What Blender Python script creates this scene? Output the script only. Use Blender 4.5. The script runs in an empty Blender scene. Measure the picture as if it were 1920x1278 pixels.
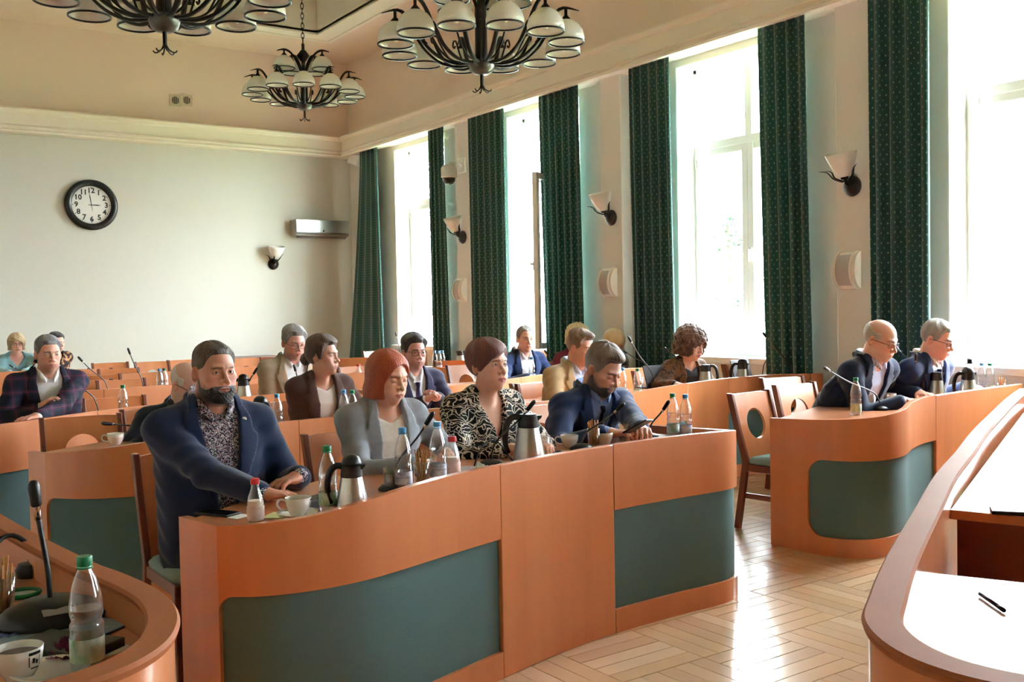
import bpy, math, random
import numpy as np
from mathutils import Matrix, Vector
random.seed(7); RNG = np.random.default_rng(11)
SC = bpy.context.scene; COL = SC.collection
PI = math.pi

# ---------------------------------------------------------------- camera (35 mm lens, standing at the room's front)
R = np.array([[0.81761283, 0.03381064, -0.57477483], [-0.57545146, 0.01486729, -0.81770079], [-0.01910165, 0.99931767, 0.03161207]])
EYE = np.array([0., 0., 1.445])
cam = bpy.data.objects.new('camera', bpy.data.cameras.new('camera'))
cam.data.lens = 35.0625; cam.data.sensor_width = 36; cam.data.clip_end = 300; cam.data.clip_start = .02
M4 = np.eye(4); M4[:3, :3] = R; M4[:3, 3] = EYE
cam.matrix_world = Matrix(M4.tolist()); COL.objects.link(cam); SC.camera = cam

# ---------------------------------------------------------------- sky, exposure
SC.view_settings.view_transform = 'Standard'; SC.view_settings.look = 'None'
SC.view_settings.gamma = 1; SC.view_settings.use_curve_mapping = False
SC.view_settings.exposure = 1.88
world = bpy.data.worlds.new('overcast_sky'); SC.world = world; world.use_nodes = True
bgn = world.node_tree.nodes['Background']
bgn.inputs[0].default_value = (0.86, 0.94, 1.0, 1); bgn.inputs[1].default_value = 20.0
SC.cycles.max_bounces = 10; SC.cycles.diffuse_bounces = 6; SC.cycles.glossy_bounces = 4
SC.cycles.transparent_max_bounces = 24; SC.cycles.transmission_bounces = 6
SC.cycles.caustics_reflective = False; SC.cycles.caustics_refractive = False
SC.cycles.sample_clamp_indirect = 8; SC.cycles.use_denoising = True

# ---------------------------------------------------------------- measuring: a pixel of the photograph and a known plane give a point
def ray(px, py): return R @ np.array([px-960, 639-py, -1870.])
def PZ(px, py, z):
    d = ray(px, py); return EYE + d*(z-EYE[2])/d[2]
def PX(px, py, x):
    d = ray(px, py); return EYE + d*x/d[0]
def PY(px, py, y):
    d = ray(px, py); return EYE + d*y/d[1]

# ---------------------------------------------------------------- materials
def lin(c):
    return tuple(((v/255)/12.92 if v <= 10.3 else ((v/255+.055)/1.055)**2.4) for v in c)
MATS = {}
def mat(name, rgb, rough=.5, metal=0., noise=None, bump=None, coat=0., spec=.5, sheen=0., emit=None, subsurf=0.):
    """rgb in sRGB 0-255; noise=(scale xyz, amount, second colour); bump=(scale xyz, strength)"""
    if name in MATS: return MATS[name]
    m = bpy.data.materials.new(name); m.use_nodes = True; nt = m.node_tree; b = nt.nodes['Principled BSDF']
    c = lin(rgb); b.inputs['Base Color'].default_value = (*c, 1)
    b.inputs['Roughness'].default_value = rough; b.inputs['Metallic'].default_value = metal
    b.inputs['Specular IOR Level'].default_value = spec; b.inputs['Coat Weight'].default_value = coat
    b.inputs['Coat Roughness'].default_value = .16; b.inputs['Sheen Weight'].default_value = sheen
    b.inputs['Sheen Roughness'].default_value = .5
    if subsurf: b.inputs['Subsurface Weight'].default_value = subsurf; b.inputs['Subsurface Radius'].default_value = (.01, .004, .002); b.inputs['Subsurface Scale'].default_value = .4
    def tex(scale, detail=4):
        tc = nt.nodes.new('ShaderNodeTexCoord'); mp = nt.nodes.new('ShaderNodeMapping'); mp.inputs['Scale'].default_value = scale
        n = nt.nodes.new('ShaderNodeTexNoise'); n.inputs['Scale'].default_value = 1; n.inputs['Detail'].default_value = detail
        nt.links.new(tc.outputs['Object'], mp.inputs[0]); nt.links.new(mp.outputs[0], n.inputs['Vector']); return n
    if noise:
        n = tex(noise[0]); r = nt.nodes.new('ShaderNodeMapRange'); r.inputs[1].default_value = .3; r.inputs[2].default_value = .7
        r.inputs[3].default_value = 0; r.inputs[4].default_value = noise[1]
        mx = nt.nodes.new('ShaderNodeMix'); mx.data_type = 'RGBA'; mx.inputs[6].default_value = (*c, 1); mx.inputs[7].default_value = (*lin(noise[2]), 1)
        nt.links.new(n.outputs[0], r.inputs[0]); nt.links.new(r.outputs[0], mx.inputs[0]); nt.links.new(mx.outputs[2], b.inputs['Base Color'])
    if bump:
        n = tex(bump[0], 2); bp = nt.nodes.new('ShaderNodeBump'); bp.inputs['Strength'].default_value = bump[1]; bp.inputs['Distance'].default_value = .01
        nt.links.new(n.outputs[0], bp.inputs['Height']); nt.links.new(bp.outputs[0], b.inputs['Normal'])
    MATS[name] = m; return m
def glassmat(name, tint, gloss=.10, rough=.02, alpha=0.):
    """thin clear sheet: lets light straight through, mirrors a little; alpha mixes in some white diffuse"""
    m = bpy.data.materials.new(name); m.use_nodes = True; nt = m.node_tree; nt.nodes.remove(nt.nodes['Principled BSDF'])
    t = nt.nodes.new('ShaderNodeBsdfTransparent'); t.inputs[0].default_value = (*tint, 1)
    g = nt.nodes.new('ShaderNodeBsdfGlossy'); g.inputs['Roughness'].default_value = rough
    f = nt.nodes.new('ShaderNodeLayerWeight'); f.inputs[0].default_value = .25
    r = nt.nodes.new('ShaderNodeMapRange'); r.inputs[3].default_value = gloss*.4; r.inputs[4].default_value = min(1, gloss*6)
    mx = nt.nodes.new('ShaderNodeMixShader'); nt.links.new(f.outputs['Facing'], r.inputs[0]); nt.links.new(r.outputs[0], mx.inputs[0])
    nt.links.new(t.outputs[0], mx.inputs[1]); nt.links.new(g.outputs[0], mx.inputs[2]); out = mx
    if alpha:
        d = nt.nodes.new('ShaderNodeBsdfDiffuse'); d.inputs[0].default_value = (.8, .85, .86, 1)
        m2 = nt.nodes.new('ShaderNodeMixShader'); m2.inputs[0].default_value = alpha
        nt.links.new(mx.outputs[0], m2.inputs[1]); nt.links.new(d.outputs[0], m2.inputs[2]); out = m2
    nt.links.new(out.outputs[0], nt.nodes['Material Output'].inputs[0]); MATS[name] = m; return m
WOOD = mat('pear_veneer', (208, 129, 78), .36, noise=((9, 9, .7), .55, (188, 108, 60)), coat=.55)
WOODH = mat('pear_veneer_top', (205, 132, 84), .3, noise=((1.2, 14, 9), .5, (188, 112, 66)), coat=.35)
WOODR = mat('pear_rail', (164, 100, 64), .6, noise=((4, 4, 4), .5, (150, 88, 54)), spec=.08)
WOODD = mat('dark_cherry_wood', (122, 62, 36), .35, noise=((9, 9, .9), .6, (100, 48, 27)), coat=.2)
FABRIC = mat('teal_upholstery', (92, 119, 118), .9, noise=((3, 3, 3), .5, (82, 109, 109)), bump=((220, 220, 220), .12), spec=.2)
SEATM = mat('seat_upholstery', (128, 150, 144), .85, spec=.2)
WALLF = mat('grey_wall_paint', (203, 201, 190), .8, noise=((.5, .5, .5), .4, (199, 194, 181)))
WALLR = mat('beige_wall_paint', (230, 226, 220), .8)
CREAM = mat('cream_plaster', (233, 214, 196), .85)
CORN = mat('cornice_paint', (236, 226, 210), .7)
WHITE = mat('white_gloss_paint', (238, 238, 236), .35)
PLASTIC = mat('white_plastic', (228, 226, 222), .4)
BLACK = mat('black_plastic', (16, 16, 17), .38)
DARKIRON = mat('dark_wrought_iron', (42, 36, 32), .45, metal=.7)
STEEL = mat('brushed_steel', (205, 200, 192), .28, metal=1.)
CHROME = mat('chrome', (225, 225, 225), .12, metal=1.)
CERAMIC = mat('white_ceramic', (240, 238, 234), .18, coat=.3)
PAPER = mat('paper', (240, 240, 240), .7)
PANE = glassmat('window_pane', (.96, .98, .98), .06)
BOTTLE = glassmat('bottle_plastic', (.97, .985, .985), .16, .05, .05)
TUMBLER = glassmat('drinking_glass', (.97, .98, .98), .16, .02, .02)
WATER = glassmat('water', (.96, .975, .975), .08, .02, .02)

# ---------------------------------------------------------------- mesh helpers
class MB:
    def __init__(s): s.v = []; s.f = []; s.m = []; s.cur = 0
    def add(s, vs, fs, T=None):
        o = len(s.v)
        if T is not None: vs = [tuple(T @ Vector(p)) for p in vs]
        s.v += [tuple(map(float, p)) for p in vs]; s.f += [tuple(i+o for i in f) for f in fs]; s.m += [s.cur]*len(fs); return s
    def box(s, a, b, T=None):
        (x0, y0, z0), (x1, y1, z1) = a, b
        return s.add([(x0,y0,z0),(x1,y0,z0),(x1,y1,z0),(x0,y1,z0),(x0,y0,z1),(x1,y0,z1),(x1,y1,z1),(x0,y1,z1)],
                     [(0,3,2,1),(4,5,6,7),(0,1,5,4),(1,2,6,5),(2,3,7,6),(3,0,4,7)], T)
    def grid(s, rows, closed=False, capa=False, capb=False, T=None):
        n = len(rows[0]); vs = [p for r in rows for p in r]; fs = []
        for i in range(len(rows)-1):
            for j in range(n if closed else n-1):
                k = (j+1) % n; fs.append((i*n+j, i*n+k, (i+1)*n+k, (i+1)*n+j))
        if capa: fs.append(tuple(range(n-1, -1, -1)))
        if capb: fs.append(tuple(range((len(rows)-1)*n, len(rows)*n)))
        return s.add(vs, fs, T)
    def lathe(s, prof, n=16, c=(0, 0, 0), T=None, cap=True):
        rows = [[(c[0]+r*math.cos(2*PI*j/n), c[1]+r*math.sin(2*PI*j/n), c[2]+z) for j in range(n)] for r, z in prof]
        return s.grid(rows, True, cap, cap, T)
    def tube(s, pts, rad, n=8, cap=True, T=None, flat=1.):
        pts = [Vector(p) for p in pts]; m = len(pts)
        if not hasattr(rad, '__len__'): rad = [rad]*m
        rows = []; up = Vector((0, 0, 1)); prev = None
        for i, p in enumerate(pts):
            t = (pts[min(i+1, m-1)]-pts[max(i-1, 0)]).normalized()
            if prev is None:
                a = up if abs(t.z) < .9 else Vector((1, 0, 0)); u = t.cross(a).normalized()
            else: u = (prev - t*prev.dot(t)).normalized()
            prev = u; w = t.cross(u)
            rows.append([tuple(p+u*rad[i]*math.cos(2*PI*j/n)+w*rad[i]*flat*math.sin(2*PI*j/n)) for j in range(n)])
        return s.grid(rows, True, cap, cap, T)
    def prism(s, poly, z0, z1, T=None):
        n = len(poly); vs = [(x, y, z0) for x, y in poly]+[(x, y, z1) for x, y in poly]
        fs = [tuple(range(n-1, -1, -1)), tuple(range(n, 2*n))]+[(i, (i+1) % n, n+(i+1) % n, n+i) for i in range(n)]
        return s.add(vs, fs, T)
    def mesh(s, name, mats, smooth=False):
        me = bpy.data.meshes.new(name); me.from_pydata(s.v, [], s.f); me.update()
        if not isinstance(mats, (list, tuple)): mats = [mats]
        for m in mats: me.materials.append(m)
        if len(mats) > 1: me.polygons.foreach_set('material_index', s.m)
        if smooth:
            me.polygons.foreach_set('use_smooth', [True]*len(me.polygons))
            if smooth != 'all': me.set_sharp_from_angle(angle=math.radians(40))
        return me
    def build(s, name, mats, parent=None, smooth=False, loc=None, rz=0, bevel=0):
        o = bpy.data.objects.new(name, s.mesh(name, mats, smooth)); COL.objects.link(o)
        if loc is not None: o.location = loc
        if rz: o.rotation_euler = (0, 0, rz)
        if parent is not None: o.parent = parent
        if bevel:
            bv = o.modifiers.new('bevel', 'BEVEL'); bv.width = bevel; bv.segments = 2; bv.limit_method = 'ANGLE'; bv.angle_limit = math.radians(50)
        return o
def tag(o, label=None, cat=None, group=None, kind=None):
    if label: o['label'] = label
    if cat: o['category'] = cat
    if group: o['group'] = group
    if kind: o['kind'] = kind
    return o
def thing(name, label, cat, loc=(0, 0, 0), rz=0, group=None):
    o = bpy.data.objects.new(name, None); o.empty_display_size = .1; COL.objects.link(o)
    o.location = loc; o.rotation_euler = (0, 0, rz); return tag(o, label, cat, group)
def copy_tree(root, loc=None, rz=None, label=None, group=None):
    def rec(o, par):
        c = o.copy(); COL.objects.link(c); c.parent = par
        for ch in KIDS.get(o.name, []): rec(ch, c)
        return c
    KIDS = {}
    def collect(o):
        KIDS[o.name] = list(o.children)
        for ch in o.children: collect(ch)
    collect(root); r = rec(root, None)
    if loc is not None: r.location = loc
    if rz is not None: r.rotation_euler = (0, 0, rz)
    if label: r['label'] = label
    if group: r['group'] = group
    return r
def struct(o): o['kind'] = 'structure'; return o
def spline(pts, ds=.03):
    """Catmull-Rom through points of any dimension, resampled evenly"""
    P = np.array(pts, float); n = len(P); out = []
    for i in range(n-1):
        p0, p1, p2, p3 = P[max(i-1, 0)], P[i], P[i+1], P[min(i+2, n-1)]
        k = max(2, int(np.linalg.norm(p2-p1)/ds*2))
        for t in np.linspace(0, 1, k, endpoint=False):
            out.append(.5*((2*p1)+(p2-p0)*t+(2*p0-5*p1+4*p2-p3)*t*t+(3*p1-p0-3*p2+p3)*t**3))
    out.append(P[-1]); out = np.array(out)
    L = np.r_[0, np.cumsum(np.linalg.norm(np.diff(out, axis=0), axis=1))]
    m = max(2, int(L[-1]/ds)+1); s = np.linspace(0, L[-1], m)
    return s, np.stack([np.interp(s, L, out[:, k]) for k in range(P.shape[1])], 1)
# ================================================================ the room
XR, YF, XL, YB, ZC = 7.3, 14.9, -3.2, -4.6, 5.47
ZCB, ZCT = 3.92, 4.24            # cornice
WIN = [13.40, 10.42, 7.40, 4.43, -.3]; WW = 1.47; WZ0, WZ1, WD = .93, 3.88, .27
def strips_wall(name, x0, x1):   # the window wall with its openings
    m = MB(); edges = [YF+.3]
    for w in WIN: edges += [w, w-WW]
    edges.append(YB-.3)
    for i in range(0, len(edges), 2): m.box((x0, edges[i+1], 0), (x1, edges[i], ZC))
    for w in WIN:
        m.box((x0, w-WW, 0), (x1, w, WZ0)); m.box((x0, w-WW, WZ1), (x1, w, ZC))
    return struct(m.build(name, WALLR))
WALLD = mat('fill_damping_wall', (150, 118, 92), .6, noise=((6, 6, .8), .5, (134, 102, 78)))  # for the unseen back wall, colour darkened to weaken the fill light
strips_wall('wall_right', XR, XR+WD+.12)
struct(MB().box((XL-.3, YF, 0), (XR, YF+.3, 4.0)).build('wall_far', WALLF))
struct(MB().box((XL-.3, YF, 4.0), (XR, YF+.3, ZC)).build('wall_far_upper', CREAM))
struct(MB().box((XR-.012, YB, ZCT-.06), (XR-.001, YF, ZC)).build('wall_right_upper', CREAM))
struct(MB().box((XL-.3, YB-.3, 0), (XL, YF, ZC)).build('wall_left', WALLF))
struct(MB().box((XL, YB-.3, 0), (XR, YB, ZC)).build('wall_back', WALLD))
# ceiling with a field of coffers
cx = [-2.3, -.2, 2.0, 4.15, 6.06]; cyy = [-3.3, -.9, 1.5, 3.9, 6.3, 8.7, 10.95, 13.30]
bw = .10
ceil = MB()
ceil.box((XL, YB, ZC), (XR, cyy[0]+bw, ZC+.1)); ceil.box((XL, cyy[-1], ZC), (XR, YF, ZC+.1))
ceil.box((XL, cyy[0], ZC), (cx[0]+bw, cyy[-1], ZC+.1)); ceil.box((cx[-1], cyy[0], ZC), (XR, cyy[-1], ZC+.1))
struct(ceil.build('ceiling', CREAM))
grey = mat('coffer_paint', (196, 190, 168), .85)
cof = MB().box((XL, YB, ZC+.62), (XR, YF, ZC+.7))
struct(cof.build('ceiling_coffer_field', grey))
beams = MB()
for x in cx[1:-1]: beams.box((x-bw, cyy[0]+bw, ZC-.02), (x+bw, cyy[-1], ZC+.62))
for y in cyy[1:-1]: beams.box((cx[0]+bw, y-bw, ZC-.02), (cx[-1], y+bw, ZC+.62))
for x in (cx[0]+bw-.026, cx[-1]-.004): beams.box((x, cyy[0]+bw, ZC-.003), (x+.03, cyy[-1], ZC+.62))
for y in (cyy[0]+bw-.026, cyy[-1]-.004): beams.box((cx[0]+bw, y, ZC-.003), (cx[-1], y+.03, ZC+.62))
struct(beams.build('trim_1', CORN))
# flat raised band round the coffer field, with a lip
fr = MB()
for o0, o1, h in ((0., .36, .035), (0., .07, .06), (.30, .36, .05)):
    a0, a1, b0, b1 = cx[0]+bw-o1, cx[-1]+o1, cyy[0]+bw-o1, cyy[-1]+o1
    c0, c1, d0, d1 = cx[0]+bw-o0, cx[-1]+o0, cyy[0]+bw-o0, cyy[-1]+o0
    for q in (((a0, b0), (a1, d0)), ((a0, d1), (a1, b1)), ((a0, d0), (c0, d1)), ((c1, d0), (a1, d1))):
        fr.box((*q[0], ZC-h), (*q[1], ZC+.01))
struct(fr.build('trim_2', CORN))
# cornice: stepped profile swept along far and right wall (p = distance from wall)
prof = [(0, ZCB+.02), (.25, ZCB+.02), (.25, ZCB), (.30, ZCB), (.31, ZCB+.025), (.285, ZCB+.04), (.285, ZCB+.06), (.31, ZCB+.075), (.30, ZCB+.095), (.265, ZCB+.105), (.265, ZCT-.075), (.29, ZCT-.06), (.315, ZCT-.02), (.315, ZCT), (0, ZCT)]
m = MB()
m.grid([[(XL+p, YB, z) for p, z in prof], [(XL+p, YF-p, z) for p, z in prof], [(XR-p, YF-p, z) for p, z in prof], [(XR-p, YB, z) for p, z in prof]])
struct(m.build('trim_3', CORN, smooth=False))
# pilasters between the windows
for k, y in enumerate((11.29, 8.27, 5.2, 2.2, -.8)):
    struct(MB().box((XR-.13, y-.17, 0), (XR, y+.17, ZCB+.03)).build('trim_%d' % (k+4), WALLR, bevel=.012))
# ---- windows: frame, sashes, panes, handle, sill
def window(k, w):
    xf = XR+WD-.02; y0, y1 = w-WW, w; ym = (y0+y1)/2; zt = 3.07
    fr = MB(); t = .055
    fr.box((xf, y0, WZ0), (xf+.07, y0+t, WZ1)); fr.box((xf, y1-t, WZ0), (xf+.07, y1, WZ1))
    fr.box((xf, y0, WZ1-t), (xf+.07, y1, WZ1)); fr.box((xf, y0, WZ0), (xf+.07, y1, WZ0+t))
    fr.box((xf-.005, y0+t, zt-.04), (xf+.07, y1-t, zt+.04)); fr.box((xf, ym-.045, zt), (xf+.07, ym+.045, WZ1-t)); fr.box((xf+.005, ym-.03, WZ0+t), (xf+.07, ym+.03, zt))
    root = struct(fr.build('window_%d' % (k+1), WHITE, bevel=.006))
    g = MB()
    for a, b in ((y0+t, ym-.045), (ym+.045, y1-t)): g.box((xf+.035, a, zt+.04), (xf+.043, b, WZ1-t))
    g.build('pane', PANE, root)
    for side in (0, 1):
        a, b = ((y0+t, ym-.0) if side == 0 else (ym+.0, y1-t)); z0, z1 = WZ0+t-.01, zt-.035
        if k == 1 and side == 1: continue
        s = MB(); q = .075; xs = xf-.02
        s.box((xs, a, z0), (xs+.055, a+q, z1)).box((xs, b-q, z0), (xs+.055, b, z1)).box((xs, a+q, z0), (xs+.055, b-q, z0+q)).box((xs, a+q, z1-q), (xs+.055, b-q, z1))
        so = s.build('sash', WHITE, root, bevel=.008)
        MB().box((xs+.02, a+q-.005, z0+q-.005), (xs+.028, b-q+.005, z1-q+.005)).build('pane', PANE, so)
        if side == 0:
            h = MB().box((xs-.012, b-.05, 1.9), (xs, b-.02, 2.0)).box((xs-.045, b-.042, 1.965), (xs-.012, b-.028, 1.985)).box((xs-.05, b-.045, 1.87), (xs-.035, b-.025, 1.985))
            h.build('handle', PLASTIC, so)
        hm = MB()
        for z in (1.1, 2.0, 2.9): hm.tube([(xs-.006, (a if side == 0 else b)+(.0), z-.04), (xs-.006, (a if side == 0 else b), z+.04)], .009, 6)
        hm.build('hinge', PLASTIC, so)
    if k == 1:   # the open casement, swung into the room about the far jamb
        s = MB(); q = .075; L = (y1-t)-ym; z0, z1 = WZ0+t-.01, zt-.035
        s.box((-.03, -L, z0), (.03, -L+q, z1)).box((-.03, -q, z0), (.03, 0, z1)).box((-.03, -L+q, z0), (.03, -q, z0+q)).box((-.03, -L+q, z1-q), (.03, -q, z1))
        so = s.build('sash', WHITE, root, loc=(xf-.03, ym-.03, 0), rz=-math.radians(62), bevel=.008)
        MB().box((-.004, -L+q-.005, z0+q-.005), (.004, -q+.005, z1-q+.005)).build('pane', PANE, so)
        MB().box((-.045, -L+.02, 1.9), (-.03, -L+.05, 2.0)).box((-.075, -L+.028, 1.96), (-.045, -L+.042, 1.98)).box((-.08, -L+.025, 1.955), (-.066, -L+.16, 1.985)).build('handle', PLASTIC, so)
    MB().box((XR-.09, y0-.05, WZ0-.045), (xf+.02, y1+.05, WZ0+.014)).build('sill', WHITE, root, bevel=.008)
for k, w in enumerate(WIN): window(k, w)
rad = mat('reveal_paint', (240, 238, 234), .7)
rv = MB()
for w in WIN:
    y0, y1 = w-WW, w
    rv.box((XR+.002, y1-.012, WZ0), (XR+WD, y1, WZ1)); rv.box((XR+.002, y0, WZ0), (XR+WD, y0+.012, WZ1)); rv.box((XR+.002, y0, WZ1-.012), (XR+WD, y1, WZ1))
struct(rv.build('trim_9', rad))
# ---- curtains: deep green with small pale dots
def curtain_mat():
    m = bpy.data.materials.new('green_dotted_curtain'); m.use_nodes = True; nt = m.node_tree; b = nt.nodes['Principled BSDF']; L = nt.links.new
    tc = nt.nodes.new('ShaderNodeTexCoord'); mp = nt.nodes.new('ShaderNodeMapping'); mp.inputs['Scale'].default_value = (18, 18, 18); mp.inputs['Rotation'].default_value = (0, 0, PI/4)
    L(tc.outputs['UV'], mp.inputs[0])
    sep = nt.nodes.new('ShaderNodeSeparateXYZ'); L(mp.outputs[0], sep.inputs[0])
    def op(o, a, bb=None):
        n = nt.nodes.new('ShaderNodeMath'); n.operation = o
        if isinstance(a, (int, float)): n.inputs[0].default_value = a
        else: L(a, n.inputs[0])
        if bb is not None:
            if isinstance(bb, (int, float)): n.inputs[1].default_value = bb
            else: L(bb, n.inputs[1])
        return n.outputs[0]
    fx = op('SUBTRACT', op('FRACT', sep.outputs[0]), .5); fy = op('SUBTRACT', op('FRACT', sep.outputs[1]), .5)
    d = op('ADD', op('MULTIPLY', fx, fx), op('MULTIPLY', fy, fy)); dot = op('LESS_THAN', d, .019)
    mx = nt.nodes.new('ShaderNodeMix'); mx.data_type = 'RGBA'; mx.inputs[6].default_value = (*lin((26, 70, 66)), 1); mx.inputs[7].default_value = (*lin((128, 156, 138)), 1)
    L(dot, mx.inputs[0]); L(mx.outputs[2], b.inputs['Base Color']); b.inputs['Roughness'].default_value = .7; b.inputs['Sheen Weight'].default_value = .4; b.inputs['Specular IOR Level'].default_value = .3
    tr = nt.nodes.new('ShaderNodeBsdfTranslucent'); tr.inputs[0].default_value = (*lin((40, 120, 100)), 1)
    ms = nt.nodes.new('ShaderNodeMixShader'); ms.inputs[0].default_value = .12
    L(b.outputs[0], ms.inputs[1]); L(tr.outputs[0], ms.inputs[2]); L(ms.outputs[0], nt.nodes['Material Output'].inputs[0]); return m
CURT = curtain_mat()
def curtain(yt0, yt1, yb0, yb1, label, folds, seed, x=7.1):
    rg = random.Random(seed); n = folds*10; rows = []; H = 22; ph = [rg.uniform(-.6, .6) for _ in range(folds+2)]; am = [rg.uniform(.6, 1.3) for _ in range(folds+2)]
    for i in range(H+1):
        v = i/H; z = ZCB+.05-v*(ZCB+.05-.06); e = v**1.3; r = []
        for j in range(n+1):
            u = j/n; y = (yt0+(yt1-yt0)*u)*(1-e)+(yb0+(yb1-yb0)*u)*e; k = int(u*folds*.999)
            a = .035*(.55+.45*v)*am[k]; w = 2*PI*u*folds+ph[k]*v*math.sin(PI*(u*folds-k))
            r.append((x+a*math.sin(w), y+.35*a*math.sin(2*w+1), z))
        rows.append(r)
    m = MB().grid(rows); o = m.build('curtain', CURT, smooth='all'); uv = o.data.uv_layers.new(name='uv')
    n1 = n+1; arc = abs(yb1-yb0)*1.9
    for p in o.data.polygons:
        for li in p.loop_indices:
            vi = o.data.loops[li].vertex_index; uv.data[li].uv = ((vi % n1)/n*arc, (vi//n1)/H*3.9)
    sm = o.modifiers.new('thickness', 'SOLIDIFY'); sm.thickness = .004
    return tag(o, label, 'curtain', 'green dotted curtains along the window wall')
for i, a in enumerate([(14.12, 13.55, 14.8, 13.42, 'green dotted curtain flaring wide in the far corner of the room'),
        (12.03, 11.62, 12.0, 11.52, 'narrow green dotted curtain between the far window and the security camera'),
        (11.0, 10.18, 10.98, 10.15, 'green dotted curtain left of the window with the opened sash'),
        (9.46, 8.72, 9.36, 8.66, 'green dotted curtain hanging in front of the opened window sash'),
        (7.88, 7.28, 7.82, 7.22, 'green dotted curtain left of the wide window behind the curly haired woman'),
        (6.14, 5.62, 6.06, 5.54, 'green dotted curtain right of the window behind the curly haired woman'),
        (4.99, 4.45, 4.97, 4.45, 'green dotted curtain behind the bald man in navy at right'),
        (2.98, 2.45, 2.98, 2.45, 'green dotted curtain at the near end of the window wall')]):
    curtain(*a, folds=max(4, int(abs(a[0]-a[1])*8.5)), seed=i)
struct(MB().box((7.085, 2.2, ZCB+.04), (7.12, 14.5, ZCB+.06)).build('trim_10', WHITE))
# ---- parquet: squares of five strips, laid in alternating directions
struct(MB().box((XL, YB, -.1), (XR, YF, -.012)).build('floor', mat('floor_base', (160, 122, 84), .6)))
flr = bpy.data.objects['floor']
PM = [mat('oak_strip_%s' % n, c, .22, noise=((3, 3, 3), .5, d), coat=.5, bump=((30, 30, 30), .03)) for n, c, d in (('honey', (210, 178, 142), (198, 164, 128)), ('pale', (219, 189, 155), (208, 175, 139)), ('tan', (203, 169, 134), (192, 157, 120)), ('amber', (211, 177, 138), (200, 164, 125)))]
S = .44; NS = 5; near = []; far = [MB() for _ in PM]
stripm = {}
for hv in (0, 1):
    for k, pm in enumerate(PM):
        b = MB(); w = S/NS; d = (S/2-.0008, w/2-.0008) if hv == 0 else (w/2-.0008, S/2-.0008); c = .0015
        b.add([(-d[0], -d[1], -.012), (d[0], -d[1], -.012), (d[0], d[1], -.012), (-d[0], d[1], -.012), (-d[0]+c, -d[1]+c, 0), (d[0]-c, -d[1]+c, 0), (d[0]-c, d[1]-c, 0), (-d[0]+c, d[1]-c, 0)],
              [(0, 1, 5, 4), (1, 2, 6, 5), (2, 3, 7, 6), (3, 0, 4, 7), (4, 5, 6, 7)])
        stripm[hv, k] = b.mesh('strip', pm)
cand = []
for ix in range(int((XR-XL)/S)+1):
    for iy in range(int((YF-YB)/S)+1):
        x0, y0 = XL+ix*S, YB+iy*S
        for q in range(NS):
            hv = (ix+iy) % 2; c = (x0+S/2, y0+(q+.5)*S/NS) if hv == 0 else (x0+(q+.5)*S/NS, y0+S/2)
            if c[0]+.23 > XR or c[1]+.23 > YF: continue
            v = (1.9 < c[0] < 5.3 and 1.3 < c[1] < 4.9 and c[1] > .62*c[0]-.5 and c[1]-(.3*c[0]+.9) > -.45 and not (c[0] < 3.7 and c[1] > 3.45) and not (c[0] > 4.8 and c[1] > 3.5) and c[1] > 1.25*(2.6-c[0])+1.3)
            cand.append((0 if v else 1, np.hypot(*c) if not v else np.hypot(c[0]-3.6, c[1]-2.7), hv, c, random.randrange(len(PM))))
cand.sort(key=lambda t: t[:2])
for i, (vv, dd, hv, c, k) in enumerate(cand):
    if i < 290 and vv == 0:
        o = bpy.data.objects.new('parquet_strip', stripm[hv, k]); COL.objects.link(o); o.location = (*c, random.uniform(-.0008, 0)); o.parent = flr
    else:
        me = stripm[hv, k]; far[k].add([(p.co.x+c[0], p.co.y+c[1], p.co.z) for p in me.vertices], [tuple(p.vertices) for p in me.polygons])
for k, b in enumerate(far):
    o = b.build('parquet_strips', PM[k], flr); o['kind'] = 'stuff'
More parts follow.
